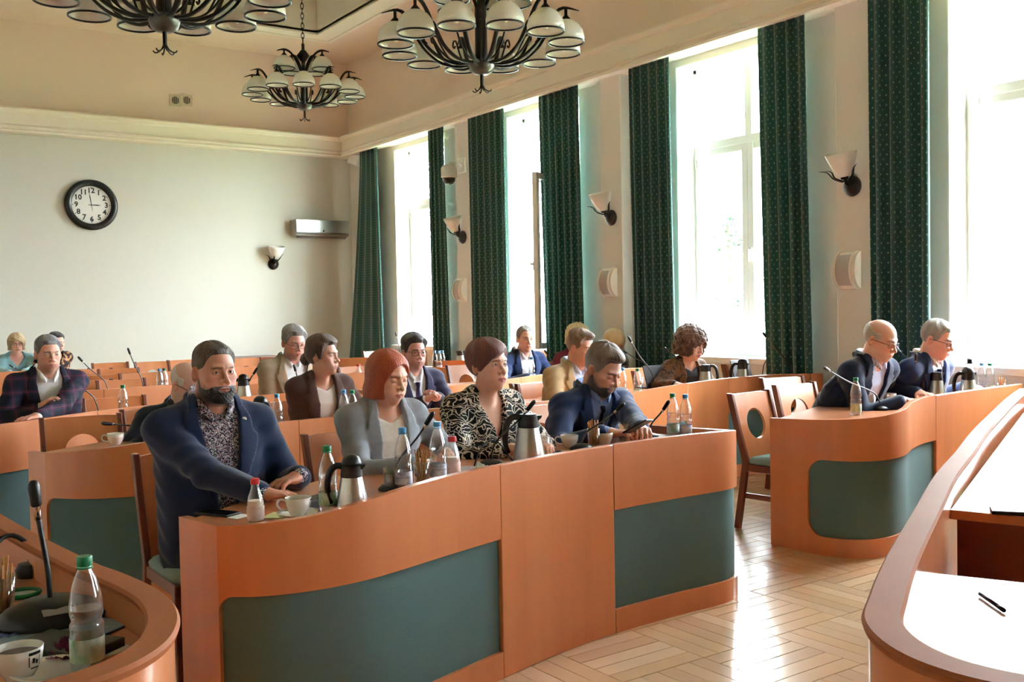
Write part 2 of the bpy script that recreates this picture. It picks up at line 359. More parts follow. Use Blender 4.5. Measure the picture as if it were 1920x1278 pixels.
# ================================================================ desks
TABLES = []
def desk(label, pts, yback, sections, ztab=.75, th=.032, zb=.55, zk=.105, back=None, group=None, rim=None, top_range=None, top_mat=None, name='council_desk'):
    """pts: (x, y, ledge height) along the outer front; sections: (from, to, 'panel'|'plain', rounded left, rounded right, left stile, right stile) in metres along it"""
    s, P = spline(pts, .022); L = s[-1]
    T = np.gradient(P[:, :2], axis=0); T /= np.linalg.norm(T, axis=1)[:, None]; N = np.stack([T[:, 1], -T[:, 0]], 1)
    c = P[:, :2].mean(0); root = thing(name, label, 'desk', (float(c[0]), float(c[1]), 0), group=group)
    def at(q): return np.array([np.interp(q, s, P[:, k]) for k in range(3)]+[np.interp(q, s, N[:, k]) for k in range(2)])
    def strip(nm, q, zl, zh, o0, o1, mt, bev=.004):
        rows = []
        for qi, a, b in zip(q, zl, zh):
            r = at(qi); x0, y0 = r[0]+r[3]*o0-c[0], r[1]+r[4]*o0-c[1]; x1, y1 = r[0]+r[3]*o1-c[0], r[1]+r[4]*o1-c[1]
            rows.append([(x1, y1, a), (x1, y1, b), (x0, y0, b), (x0, y0, a)])
        return MB().grid(rows, True, True, True).build(nm, mt, root, smooth=True, bevel=bev)
    for q0, q1, kind, rl, rr, sl, sr in sections:
        q0 = L+q0 if q0 < 0 else q0; q1 = L+q1 if q1 <= 0 else q1; g = .0015; q0 += g; q1 -= g
        zt = lambda q: np.array([at(v)[2] for v in q])
        if kind == 'plain':
            q = np.linspace(q0, q1, max(2, int((q1-q0)/.03)))
            strip('front_panel', q, [0]*len(q), zt(q), -th, 0, WOOD); continue
        a, b = q0+sl, q1-sr; zm = (zb+zk)/2
        body = np.linspace(a, b, max(8, int((b-a)/.03)))
        arcs = np.array([0, .02, .06, .12, .2, .3, .42, .55, .7, .85, 1.])
        qs = [body]
        if rl: qs.append(a+rl*arcs)
        if rr: qs.append(b-rr*arcs)
        q = np.unique(np.concatenate(qs)); q = q[(q >= a) & (q <= b)]
        lo = np.full(len(q), zb); hi = np.full(len(q), zk)
        for i, v in enumerate(q):
            for r_, t in ((rl, v-a), (rr, b-v)):
                if r_ and t < r_:
                    h = r_-math.sqrt(max(0, r_*r_-(r_-t)**2)); lo[i] = zb-h; hi[i] = zk+h
        if sl > 0: q = np.r_[q0, a-1e-4, q]; lo = np.r_[zm, zm, lo]; hi = np.r_[zm, zm, hi]
        if sr > 0: q = np.r_[q, b+1e-4, q1]; lo = np.r_[lo, zm, zm]; hi = np.r_[hi, zm, zm]
        strip('upper_band', q, lo, zt(q), -th, 0, WOOD, .003); strip('base_band', q, [0]*len(q), hi, -th, 0, WOOD, .003)
        qp = np.linspace(max(q0, a-.02), min(q1, b+.02), max(6, int((b-a)/.03)))
        strip('fabric_panel', qp, [zk-.02]*len(qp), [zb+.02]*len(qp), -th-.006, -.016, FABRIC, 0)
        if sl == 0 or sr == 0:
            for v, t in ((q0, sl), (q1, sr)):
                pass
    inner = [(p[0]-n[0]*(th-.004), p[1]-n[1]*(th-.004)) for p, n in zip(P, N)]
    if top_range: inner = [p for p, q in zip(inner, s) if top_range[0] <= q <= (L+top_range[1] if top_range[1] <= 0 else top_range[1])]
    if back is None: back = [(inner[-1][0], yback), (inner[0][0], yback)]
    poly = [(x-c[0], y-c[1]) for x, y in inner+list(back)]
    TABLES.append((np.array([(x+c[0], y+c[1]) for x, y in poly]), ztab))
    MB().prism(poly, ztab-.028, ztab).build('tabletop', top_mat or WOODH, root, bevel=.003)
    b0, b1 = back[-1], back[0]
    for f in (.5,):
        x = b0[0]+(b1[0]-b0[0])*f; y = b0[1]+(b1[1]-b0[1])*f
        yf = np.interp(x, *zip(*sorted((p[0], p[1]) for p in inner)))
        if abs(y-yf) > .2: MB().box((x-.015-c[0], min(y, yf+.01)-c[1]+.06, 0), (x+.015-c[0], max(y, yf)-c[1]-.06, ztab-.029)).build('side_panel', WOOD, root)
    if rim:   # rounded rail on top of the ledge
        rows = []
        for p, n in zip(P, N):
            o = [(.008, p[2]-.012), (.012, p[2]), (.006, p[2]+.008), (-rim-.004, p[2]+.008), (-rim-.01, p[2]), (-rim-.006, p[2]-.012)]
            rows.append([(p[0]+n[0]*d-c[0], p[1]+n[1]*d-c[1], z) for d, z in o])
        MB().grid(rows, True, True, True).build('top_rail', WOODR, root, smooth=True)
    return root
G = 'curved council desks in rows'
desk('front row curved desk with teal panels where the bearded man and three colleagues sit',
     [(1.0, 3.41, .765), (.99, 3.33, .765), (.995, 3.24, .768), (1.04, 3.12, .775), (1.15, 3.03, .783), (1.31, 2.99, .792), (1.48, 2.995, .812), (1.66, 3.04, .828), (1.88, 3.11, .838), (2.19, 3.2, .84), (2.55, 3.285, .84), (2.893, 3.335, .84), (3.3, 3.35, .84), (3.5, 3.345, .838), (3.66, 3.36, .832), (3.77, 3.43, .82), (3.81, 3.55, .81), (3.81, 3.8, .80), (3.80, 4.08, .79)], 4.1,
     [(0, 1.51, 'panel', .055, 0, .29, 0), (1.51, 2.225, 'plain', 0, 0, 0, 0), (2.225, 0, 'panel', 0, 0, 0, .05)], back=[(2.6, 4.12), (1.9, 3.95), (1.4, 3.68)], group=G)
desk('desk at right with rounded teal panel where two men in navy read papers',
     [(4.69, 4.0, .765), (4.69, 3.8, .772), (4.715, 3.62, .782), (4.78, 3.49, .79), (4.9, 3.415, .798), (5.06, 3.4, .81), (5.25, 3.45, .822), (5.48, 3.56, .833), (5.75, 3.65, .84), (6.1, 3.7, .84), (6.57, 3.735, .84), (7.12, 3.75, .84)], 4.3,
     [(0, 1.74, 'panel', .1, 0, .27, 0), (1.74, 0, 'plain', 0, 0, 0, 0)], group=G, back=[(7.12, 4.5), (6.2, 4.48), (5.69, 4.38)])
desk('left desk of the second row with dark teal panel and a coffee cup on it',
     [(.89, 5.6, .765), (.9, 5.49, .767), (.97, 5.35, .775), (1.08, 5.23, .79), (1.23, 5.15, .805), (1.42, 5.12, .822), (1.7, 5.17, .835), (2.04, 5.28, .84), (2.52, 5.335, .84), (3.05, 5.325, .84), (3.3, 5.3, .84), (3.48, 5.34, .83), (3.55, 5.5, .8), (3.55, 5.7, .79)], 5.9,
     [(0, 1.65, 'panel', .06, 0, .2, 0), (1.65, 2.35, 'plain', 0, 0, 0, 0), (2.35, 0, 'panel', 0, .06, 0, .1)], group=G, back=[(3.5, 6.0), (1.9, 6.0), (1.35, 5.9)])
desk('pale lit desk of the second row curving towards the windows, curly haired woman behind it',
     [(4.22, 5.75, .765), (4.22, 5.5, .77), (4.24, 5.3, .79), (4.35, 5.18, .815), (4.6, 5.2, .84), (5.1, 5.425, .84), (5.5, 5.56, .84), (5.84, 5.665, .84), (6.19, 5.735, .84), (6.6, 5.75, .84), (6.83, 5.72, .84), (7.0, 5.63, .84), (7.15, 5.5, .84)], 6.35,
     [(0, 1.96, 'panel', .06, 0, .4, 0), (1.96, 2.6, 'plain', 0, 0, 0, 0), (2.6, 0, 'panel', 0, 0, 0, 0)], group=G)
desk('third row desk at the left edge where the man in the tartan jacket sits',
     [(.3, 6.9, .79), (.31, 6.6, .8), (.42, 6.42, .82), (.6, 6.37, .83), (.88, 6.43, .835), (1.29, 6.67, .84), (1.51, 6.81, .84), (1.8, 6.94, .84), (2.1, 7.03, .84), (2.544, 7.137, .84), (2.889, 7.187, .84), (3.2, 7.2, .84), (3.4, 7.25, .82), (3.45, 7.4, .8)], 7.55,
     [(0, 1.72, 'panel', .06, 0, .3, 0), (1.72, 2.7, 'plain', 0, 0, 0, 0), (2.7, 0, 'panel', 0, .06, 0, .1)], group=G)
desk('third row desk towards the windows where the man in a blue blazer faces the camera',
     [(3.98, 7.2, .8), (4.0, 6.98, .82), (4.14, 6.85, .838), (4.5, 6.93, .84), (4.855, 7.069, .84), (5.2, 7.22, .84), (5.524, 7.372, .84), (6.0, 7.45, .84), (6.5, 7.42, .84), (6.834, 7.36, .84), (7.1, 7.25, .84)], 8.15,
     [(0, 1.5, 'panel', .06, 0, .2, 0), (1.5, 2.2, 'plain', 0, 0, 0, 0), (2.2, 0, 'panel', 0, 0, 0, 0)], group=G)
desk('fourth row desk at left, empty chairs behind it, bottle pair standing on it',
     [(1.0, 9.0, .8), (1.05, 8.8, .82), (1.25, 8.7, .84), (1.79, 8.78, .84), (2.3, 8.87, .84), (2.7, 8.95, .84), (3.2, 9.02, .84), (3.9, 9.1, .84), (4.75, 9.18, .83), (4.83, 9.4, .8)], 9.45,
     [(0, 1.2, 'panel', .06, 0, .2, 0), (1.2, 1.9, 'plain', 0, 0, 0, 0), (1.9, 0, 'panel', 0, .06, 0, .1)], group=G)
desk('fourth row desk under the windows with a thermos and three bottles on it',
     [(5.85, 10.3, .8), (5.86, 9.95, .8), (5.9, 9.6, .8), (6.05, 9.4, .82), (6.4, 9.4, .84), (6.8, 9.45, .84), (7.08, 9.45, .84)], 10.35,
     [(0, 0, 'panel', .06, 0, .5, .1)], group=G)
desk('empty desk of the fifth row at left with bare top below the clock wall',
     [(2.3, 11.35, .8), (2.35, 11.1, .83), (2.8, 11.05, .84), (3.5, 11.1, .84), (4.0, 11.2, .84), (4.45, 11.25, .83), (4.5, 11.45, .8)], 11.6,
     [(0, 0, 'panel', .06, .06, .2, .2)], group=G)
desk('farthest desk near the corner in front of the flaring curtain',
     [(5.72, 12.6, .8), (5.75, 12.3, .83), (5.9, 12.1, .84), (6.3, 12.0, .84), (6.8, 12.05, .84), (7.05, 12.1, .84)], 12.7,
     [(0, 0, 'panel', .06, 0, .2, .1)], group=G)
desk('back desk at far left where the blonde woman in pale teal writes',
     [(.9, 12.95, .8), (.95, 12.7, .83), (1.4, 12.65, .84), (2.0, 12.72, .84), (2.5, 12.75, .83), (2.55, 12.95, .8)], 13.15,
     [(0, 0, 'panel', .06, .06, .2, .2)], group=G)
desk('near left desk with raised rounded rail, black microphone and half empty bottle',
     [(-1.0, 1.70, .832), (-.4, 1.715, .832), (.1, 1.735, .832), (.3, 1.755, .832), (.42, 1.795, .832), (.505, 1.87, .832), (.56, 1.97, .832), (.592, 2.08, .832), (.605, 2.2, .832), (.598, 2.32, .832), (.575, 2.47, .832), (.549, 2.6, .832), (.5, 3.0, .832), (.46, 3.43, .832), (.43, 3.9, .832)], 0,
     [(0, 1.35, 'plain', 0, 0, 0, 0), (1.35, 2.6, 'plain', 0, 0, 0, 0), (2.6, 0, 'plain', 0, 0, 0, 0)], th=.045, rim=.045, back=[(-.35, 3.9), (-.4, 2.6), (-1.0, 2.35)])
N2 = desk('near right desk seen from inside, with tall curving rail and glaring top',
     [(3.4, .78, .872), (2.6, .66, .872), (1.9, .60, .872), (1.62, .61, .872), (1.47, .70, .872), (1.415, .82, .872), (1.43, .95, .872), (1.52, 1.075, .872), (1.67, 1.17, .872), (1.96, 1.33, .872), (2.44, 1.575, .872), (3.0, 1.86, .872), (3.53, 2.105, .872), (4.1, 2.375, .872), (4.67, 2.63, .872), (5.6, 3.04, .872), (6.3, 3.33, .872)][::-1], 0,
     [(0, 2.0, 'plain', 0, 0, 0, 0), (2.0, 3.6, 'plain', 0, 0, 0, 0), (3.6, 0, 'plain', 0, 0, 0, 0)], th=.045, rim=.05, ztab=.72, top_range=(4.25, -.9), back=[(2.65, 1.05)])
def inside(P, x, y):
    a = P; b = np.roll(P, -1, 0); k = ((a[:, 1] > y) != (b[:, 1] > y)) & (x < (b[:, 0]-a[:, 0])*(y-a[:, 1])/(b[:, 1]-a[:, 1]+1e-12)+a[:, 0]); return k.sum() % 2 == 1
def onto(p, m=.04):
    """slide a point along its line of sight (in plan) until it rests on the nearest table top"""
    p = np.array(p, float); d = p[:2]/np.linalg.norm(p[:2])
    for o in sorted(np.arange(-2.6, 2.6, .015), key=abs):
        q = p[:2]+d*o
        for P, z in TABLES:
            if all(inside(P, q[0]+m*math.cos(a), q[1]+m*math.sin(a)) for a in np.arange(0, 2*PI, PI/4)):
                return np.array([q[0], q[1], p[2]])
    return p if m < .012 else onto(p, m*.5)
def off(o, root): o.location = -root.location; return o
TABLES.append((np.array([(6.25, 3.25), (2.93, 1.776), (3.10, 1.30), (6.4, 2.75)]), .785))
sh = MB().prism([(6.25, 3.25), (2.93, 1.776), (3.10, 1.30), (6.4, 2.75)], .755, .785)
off(sh.build('raised_shelf', WOODH, N2, bevel=.003), N2)
off(MB().prism([(2.96, 1.77), (3.11, 1.34), (3.14, 1.35), (2.99, 1.78)], .0, .754).build('side_panel', WOODD, N2), N2)
# ================================================================ chairs
def chair_proto():
    root = thing('visitor_chair', 'x', 'chair')
    yl = lambda z: .185+.24*max(0, z-.42)
    def back_pt(x, z, o): return (x, yl(z)+.16*(x*x)*-1+.012+o, z)
    ths = sorted(list(np.linspace(0, 2*PI, 40, endpoint=False)))
    zc, r, w, z0, z1 = .665, .098, .195, .415, .865
    rings = [[], [], [], []]
    for t in ths:
        cx, sz = math.cos(t), math.sin(t); k = min(w/abs(cx) if abs(cx) > 1e-6 else 9, ((z1-zc) if sz > 0 else (zc-z0))/abs(sz) if abs(sz) > 1e-6 else 9)
        ox, oz = cx*k, zc+sz*k
        rings[0].append(back_pt(cx*r, zc+sz*r, -.009)); rings[1].append(back_pt(ox, oz, -.009)); rings[2].append(back_pt(ox, oz, .009)); rings[3].append(back_pt(cx*r, zc+sz*r, .009))
    m = MB(); mid = [tuple((np.array(a)+np.array(b))/2) for a, b in zip(rings[0], rings[1])]
    m.grid([rings[0], rings[1], rings[2], rings[3], rings[0]], True)
    m.build('backrest', WOOD, root, smooth=True)
    for sx in (-1, 1):
        pts = [(sx*.208, .255, 0), (sx*.208, .215, .25), (sx*.208, .185, .44), (sx*.21, yl(.65)+.006, .65), (sx*.212, yl(.872)+.008, .872)]
        b = MB()
        b.grid([[(x-.014, y-.024, z), (x+.014, y-.024, z), (x+.014, y+.02, z), (x-.014, y+.02, z)] for x, y, z in pts], True, True, True)
        b.build('back_post', WOODD, root, bevel=.004)
        b = MB(); b.grid([[(sx*.195-h, -.2-h+d, z), (sx*.195+h, -.2-h+d, z), (sx*.195+h, -.2+h+d, z), (sx*.195-h, -.2+h+d, z)] for z, h, d in ((0, .014, -.012), (.2, .018, .004), (.4, .021, 0))], True, True, True)
        b.build('leg', WOODD, root, bevel=.004)
        MB().box((sx*.197-.009, -.19, .2), (sx*.197+.009, .21, .235)).build('stretcher', WOODD, root, bevel=.003)
    MB().box((-.19, -.01, .205), (.19, .01, .235)).build('stretcher', WOODD, root, bevel=.003)
    MB().box((-.215, -.222, .375), (.215, .19, .425)).build('seat_frame', WOODD, root, bevel=.006)
    rows = []
    for k, (ins, z) in enumerate(((0, .426), (-.004, .445), (.012, .463), (.06, .474), (.14, .478))):
        q = []; W, D = .215-ins, .208-ins
        for t in np.linspace(0, 2*PI, 28, endpoint=False):
            e = .3; q.append((W*np.sign(math.cos(t))*abs(math.cos(t))**e, -.018+D*np.sign(math.sin(t))*abs(math.sin(t))**e, z))
        rows.append(q)
    MB().grid(rows, True, True, True).build('seat', SEATM, root, smooth='all')
    return root
CH0 = chair_proto(); CHAIR_USED = [False]
def chair(x, y, rz, label, group='wooden chairs with round cut-outs'):
    if not CHAIR_USED[0]:
        CHAIR_USED[0] = True; CH0.location = (x, y, 0); CH0.rotation_euler = (0, 0, rz); CH0['label'] = label; CH0['group'] = group; return CH0
    return copy_tree(CH0, (x, y, 0), rz, label, group)
def chair_px(px, py, y, rz, label):
    p = PY(px, py, y); return chair(p[0], y-.29, rz, label)
for px, y, rz, lb in ((1412, 4.5, .12, 'empty chair in the aisle with teal seat and tall open back, nearest the right desk'),
        (1462, 5.25, -.1, 'empty chair second in the aisle, between the open-backed chair and the navy man'),
        (985+32, 5.0, -.02, 'empty chair between the patterned dress woman and the man with the phone'),
        (1003, 6.35, .12, 'chair with bright back beside the man in the beige blazer'),
        (211, 7.55, 0, 'empty chair behind the third row desk with a bottle in front of it'),
        (142, 6.25, -.06, 'empty chair behind the coffee cup on the second row desk'),
        (162, 9.75, 0, 'empty chair at the left end of the fourth row desk'),
        (229, 9.62, .05, 'empty chair at the fourth row desk, low behind the long thin microphone'),
        (177, 11.9, .1, 'empty fifth row chair beside the floral blouse'),
        (219, 11.7, -.05, 'empty fifth row chair with a bright left side'),
        (266, 10.6, .04, 'empty chair turned beside the pair of bottles'),
        (206, 13.3, 0, 'far chair against the wall right of the floral blouse'),
        (286, 13.1, .03, 'far chair below the clock wall with a bright stripe'),
        (345, 13.2, 0, 'far chair left of the bearded man'),
        (460, 12.9, 0, 'far chair between the bearded man and the man in the stone blazer'),
        (707, 13.3, .05, 'gleaming far chair in front of the flaring green curtain'),
        (668, 9.75, 0, 'chair between the brown blazer woman and the red haired woman'),
        (872, 9.0, .06, 'bright chair in front of the thermos by the windows'),
        (826, 9.9, -.5, 'chair seen edge on behind the man in the purple suit'),
        (1185, 9.2, 0, 'chair beyond the blond person near the dark green curtain'),
        (1385, 6.75, .03, 'chair with a grey tablet in front of it below the window sill'),
        (128, 12.0, 0, 'fifth row chair close behind the tartan jacket')):
    chair_px(px, 660, y, rz, lb)
# ================================================================ fixtures on the walls
# air conditioner
a = PY(543, 447, YF-.02); b = PY(658, 411, YF-.2)
t = thing('air_conditioner', 'silver wall air conditioner in the far corner above the wall lamp', 'air conditioner', (5.35, YF, 2.62))
x0, x1 = PY(545, 430, YF)[0]-5.35, PY(655, 430, YF-.22)[0]-5.35
z0, z1 = PY(600, 447, YF-.1)[2]-2.62, PY(600, 412, YF-.2)[2]-2.62
acb = mat('grey_plastic', (150, 145, 138), .4); sil = mat('silver_panel', (206, 205, 203), .22, metal=.85)
MB().box((x0, -.2, z0+.03), (x1, -.001, z1)).build('housing', acb, t, bevel=.012)
MB().grid([[(x0+.005, -.2, z1-.01), (x1-.005, -.2, z1-.01)], [(x0+.005, -.225, z1-.01), (x1-.005, -.225, z1-.01)], [(x0+.005, -.232, z0+.085), (x1-.005, -.232, z0+.085)], [(x0+.005, -.2, z0+.08), (x1-.005, -.2, z0+.08)]]).build('front_panel', sil, t)
MB().grid([[(x0+.03, -.205, z0+.07), (x1-.03, -.205, z0+.07)], [(x0+.03, -.21, z0+.06), (x1-.03, -.21, z0+.06)], [(x0+.03, -.14, z0+.0), (x1-.03, -.14, z0+.0)], [(x0+.03, -.13, z0+.035), (x1-.03, -.13, z0+.035)]], True).build('flap', acb, t)
MB().lathe([(.0, 0), (.012, .0), (.012, .004), (0, .004)], 12, T=Matrix.Translation(((x0+x1)/2, -.233, z0+.11)) @ Matrix.Rotation(PI/2, 4, 'X')).build('badge', DARKIRON, t)
# clock
cc = PY(171.5, 384, YF-.03); t = thing('wall_clock', 'round black rimmed clock with white dial on the grey far wall', 'clock', (cc[0], YF, cc[2]))
RX = Matrix.Rotation(PI/2, 4, 'X')
MB().lathe([(.0, 0), (.345, 0), (.355, .03), (.345, .055), (.315, .07), (.275, .06), (.262, .035), (.262, .02), (0, .02)], 64, T=RX).build('rim', mat('black_lacquer', (20, 19, 19), .3), t, smooth='all')
MB().lathe([(0, .021), (.264, .021), (.264, .024), (0, .024)], 64, T=RX).build('dial', mat('clock_dial', (226, 224, 220), .5), t)
def text(body, size, mt, parent, loc, rot, name='numeral', ext=.0008, align='CENTER'):
    cu = bpy.data.curves.new(name, 'FONT'); cu.body = body; cu.size = size; cu.extrude = ext; cu.align_x = align; cu.align_y = 'CENTER'; cu.materials.append(mt); cu.resolution_u = 2; cu.offset = .0028 if name == 'numeral' else 0
    tmp = bpy.data.objects.new('tmp', cu); me = bpy.data.meshes.new_from_object(tmp); bpy.data.objects.remove(tmp); o = bpy.data.objects.new(name, me); COL.objects.link(o); o.parent = parent; o.location = loc; o.rotation_euler = rot; return o
for h in range(1, 13):
    an = PI/2-h*PI/6; text(str(h), .1, BLACK, t, (.20*math.cos(an), -.026, .20*math.sin(an)), (PI/2, 0, 0))
tk = MB()
for k in range(60):
    an = k*PI/30; r0 = .243 if k % 5 else .236; w = .0016 if k % 5 else .005
    T = Matrix.Rotation(-an, 4, 'Y'); tk.box((-w, -.026, r0), (w, -.024, .252), T)
tk.build('minute_marks', BLACK, t)
for nm, an, L, w in (('hour_hand', 91, .135, .008), ('minute_hand', -8, .185, .006), ('second_hand', 170, .10, .0025)):
    MB().add([(-w*.5, -.03, -.04), (w*.5, -.03, -.04), (w, -.03, L*.6), (0, -.03, L), (-w, -.03, L*.6), (-w*.5, -.027, -.04), (w*.5, -.027, -.04), (w, -.027, L*.6), (0, -.027, L), (-w, -.027, L*.6)], [(0, 1, 2, 3, 4), (9, 8, 7, 6, 5), (0, 5, 6, 1), (1, 6, 7, 2), (2, 7, 8, 3), (3, 8, 9, 4), (4, 9, 5, 0)], Matrix.Rotation(math.radians(an), 4, 'Y')).build(nm, BLACK, t)
# twin ventilation grilles
vm = mat('vent_frame', (214, 200, 172), .6)
for k, px in enumerate((328.5, 350)):
    p = PY(px, 188, YF); t = thing('ventilation_grille', ('left' if k == 0 else 'right')+' one of two small square vents high on the far wall', 'vent', (p[0], YF, p[2]))
    b = MB(); s_ = .085
    for q in (((-s_, -.012, -s_), (s_, 0, -s_+.018)), ((-s_, -.012, s_-.018), (s_, 0, s_)), ((-s_, -.012, -s_), (-s_+.018, 0, s_)), ((s_-.018, -.012, -s_), (s_, 0, s_))): b.box(*q)
    b.build('frame', vm, t)
    MB().box((-s_, -.004, -s_), (s_, -.0005, s_)).build('backing', vm, t)
    MB().lathe([(0, 0), (.055, 0), (.055, .008), (0, .008)], 24, T=RX).build('fan_opening', mat('vent_dark', (74, 62, 50), .8), t)
    for j in range(5): MB().box((-.05+j*.025-.003, -.014, -.052), (-.05+j*.025+.003, -.009, .052)).build('slat', vm, t)
# wall lamps
SH = mat('opal_glass', (248, 244, 238), .3, coat=.3)
tn = SH.node_tree; tl = tn.nodes.new('ShaderNodeBsdfTranslucent'); tl.inputs[0].default_value = (.9, .88, .85, 1); tm = tn.nodes.new('ShaderNodeMixShader'); tm.inputs[0].default_value = .15
tn.links.new(tn.nodes['Principled BSDF'].outputs[0], tm.inputs[1]); tn.links.new(tl.outputs[0], tm.inputs[2]); tn.links.new(tm.outputs[0], tn.nodes['Material Output'].inputs[0])
def sconce_proto():
    root = thing('wall_lamp', 'x', 'wall lamp')   # local: wall at x=0, room towards -x
    RY = Matrix.Rotation(-PI/2, 4, 'Y')
    MB().lathe([(0, 0), (.085, 0), (.088, .012), (.07, .035), (.04, .055), (0, .06)], 28, T=RY).build('wall_plate', DARKIRON, root, smooth='all')
    T = Matrix.Translation((-.11, 0, .07)) @ Matrix.Rotation(-.24, 4, 'Y')
    MB().lathe([(.03, 0), (.062, .03), (.09, .08), (.112, .14), (.13, .2), (.126, .202), (.108, .14), (.086, .08), (.056, .035), (.0, .012)], 32, T=T, cap=False).build('shade', SH, root, smooth='all')
    MB().lathe([(.0, -.02), (.028, -.018), (.034, .005), (.03, .012), (0, .014)], 16, T=T).build('cup', DARKIRON, root, smooth='all')
    MB().tube([(-.04, 0, .0), (-.09, 0, .02), (-.1, 0, .055)], .014, 8).build('arm', DARKIRON, root, smooth='all')
    for pts, r in (([(-.09, -.02, .03), (-.10, -.07, .08), (-.12, -.095, .13), (-.13, -.13, .16)], [.012, .016, .012, .003]), ([(-.09, .03, .03), (-.13, .09, .06), (-.16, .14, .12), (-.18, .2, .13)], [.01, .013, .01, .003]), ([(-.1, .0, .03), (-.17, .05, .06), (-.2, .06, .11), (-.24, .09, .12)], [.012, .014, .010, .003])):
        s_, q = spline(pts, .02); MB().tube(q, np.interp(s_, np.linspace(0, s_[-1], 4), r), 6, flat=.5).build('leaf', DARKIRON, root, smooth='all')
    return root
w0 = sconce_proto(); w0.location = (XR-.131, 5.2, 2.42); w0['label'] = 'wall lamp on the pilaster nearest the camera, between two green curtains'; w0['group'] = 'tulip wall lamps'
copy_tree(w0, (XR-.131, 8.27, 2.42), 0, 'wall lamp on the middle pilaster, above the middle loudspeaker', 'tulip wall lamps')
copy_tree(w0, (XR-.131, 11.29, 2.42), 0, 'wall lamp on the farthest pilaster below the security camera', 'tulip wall lamps')
p = PY(512, 495, YF); copy_tree(w0, (p[0], YF-.001, p[2]), PI/2, 'wall lamp on the grey far wall below the air conditioner', 'tulip wall lamps')
# loudspeakers
GR = mat('speaker_cloth', (178, 170, 164), .9); SPK = mat('speaker_case', (226, 214, 196), .5)
def speaker_proto():
    root = thing('wall_loudspeaker', 'x', 'loudspeaker')
    arc = lambda n, d, h: [(-d*math.cos(t), h*math.sin(t)) for t in np.linspace(-PI/2, PI/2, n)]
    for nm, y0, y1, d, h, mt in (('case', -.10, .10, .10, .155, SPK), ('cloth', -.06, .098, .108, .15, GR), ('frame', .085, .105, .115, .163, SPK), ('frame', -.072, -.055, .118, .165, SPK)):
        a_ = arc(18, d, h); m = MB(); m.grid([[(x, y0, z) for x, z in a_], [(x, y1, z) for x, z in a_]]); n = len(a_); m.f += [tuple(range(n)), tuple(range(2*n-1, n-1, -1)), (0, n, 2*n-1, n-1)]; m.m += [0, 0, 0]
        m.build(nm, mt, root, smooth=True)
    return root
s0 = speaker_proto(); s0.location = (XR-.131, 5.22, 1.72); s0['label'] = 'curved beige loudspeaker on the nearest pilaster left of the bald man'; s0['group'] = 'curved wall loudspeakers'
copy_tree(s0, (XR-.131, 8.29, 1.72), 0, 'curved beige loudspeaker on the middle pilaster', 'curved wall loudspeakers')
copy_tree(s0, (XR-.131, 11.31, 1.72), 0, 'curved beige loudspeaker on the farthest pilaster', 'curved wall loudspeakers')
# security camera
p = PX(868, 310, XR-.13); t = thing('security_camera', 'white dome security camera on a bracket above the farthest window lamp', 'camera', tuple(p))
MB().box((-.03, -.09, -.10), (-.001, .09, .10)).build('bracket', PLASTIC, t, bevel=.01)
MB().tube([(-.02, 0, 0), (-.12, .0, .01), (-.2, 0, .0), (-.21, 0, -.03)], .035, 12).build('arm', PLASTIC, t, smooth=True)
MB().lathe([(0, .02), (.08, .015), (.105, -.02), (.105, -.14), (.09, -.15), (0, -.15)], 28, c=(-.22, 0, -.03)).build('housing', PLASTIC, t, smooth=True)
MB().lathe([(.085, 0), (.08, -.04), (.055, -.072), (.02, -.085), (0, -.087)], 24, c=(-.22, 0, -.18)).build('dome', mat('smoked_dome', (25, 25, 28), .08), t, smooth='all')
# motion detector box in the corner
p = PX(669, 298, XR-.12); t = thing('corner_projector_box', 'small white detector tilted under the cornice in the far corner', 'detector', tuple(p))
T = Matrix.Rotation(.5, 4, 'Z') @ Matrix.Rotation(.35, 4, 'X')
MB().box((-.11, -.1, -.1), (.11, .1, .07), T).build('housing', PLASTIC, t, bevel=.02); MB().box((-.09, -.108, -.08), (.09, -.1, .05), T).build('front_cover', SPK, t, bevel=.006)
MB().tube([(0, .05, 0), (.08, .06, .06), (.12, .05, .1)], .02, 8).build('bracket', PLASTIC, t)
# red topped cane in the corner
p = PZ(655, 690, .5); cp = (5.75, 13.9)
t = thing('walking_cane', 'cane with a red crook handle standing near the far curtain', 'cane', (*cp, 0))
s_, q = spline([(0, 0, 0), (0, 0, .5), (.0, 0, .82)], .05); MB().tube(q, .014, 8).build('shaft', WHITE, t, smooth='all')
s_, q = spline([(0, 0, .82), (0, 0, .95), (.02, 0, 1.02), (.08, 0, 1.06), (.17, 0, 1.05), (.22, 0, 1.0)], .02); MB().tube(q, .018, 8).build('handle', mat('red_plastic', (176, 36, 34), .4), t, smooth='all')
# dark cabinet in the corner
t = thing('low_cabinet', 'low dark wooden cabinet in the far corner', 'cabinet', (5.3, 14.55, 0))
MB().box((-.5, -.3, .04), (.5, .33, .78)).build('body', WOODD, t); MB().box((-.52, -.32, .78), (.52, .34, .81)).build('top', WOODD, t, bevel=.004)
for sx in (-1, 1):
    d = MB().box((sx*.25-.235, -.32, .07), (sx*.25+.235, -.301, .76)).build('door', WOODD, t, bevel=.003); MB().box((sx*.05-.006, -.335, .4), (sx*.05+.006, -.32, .5)).build('handle', STEEL, d)
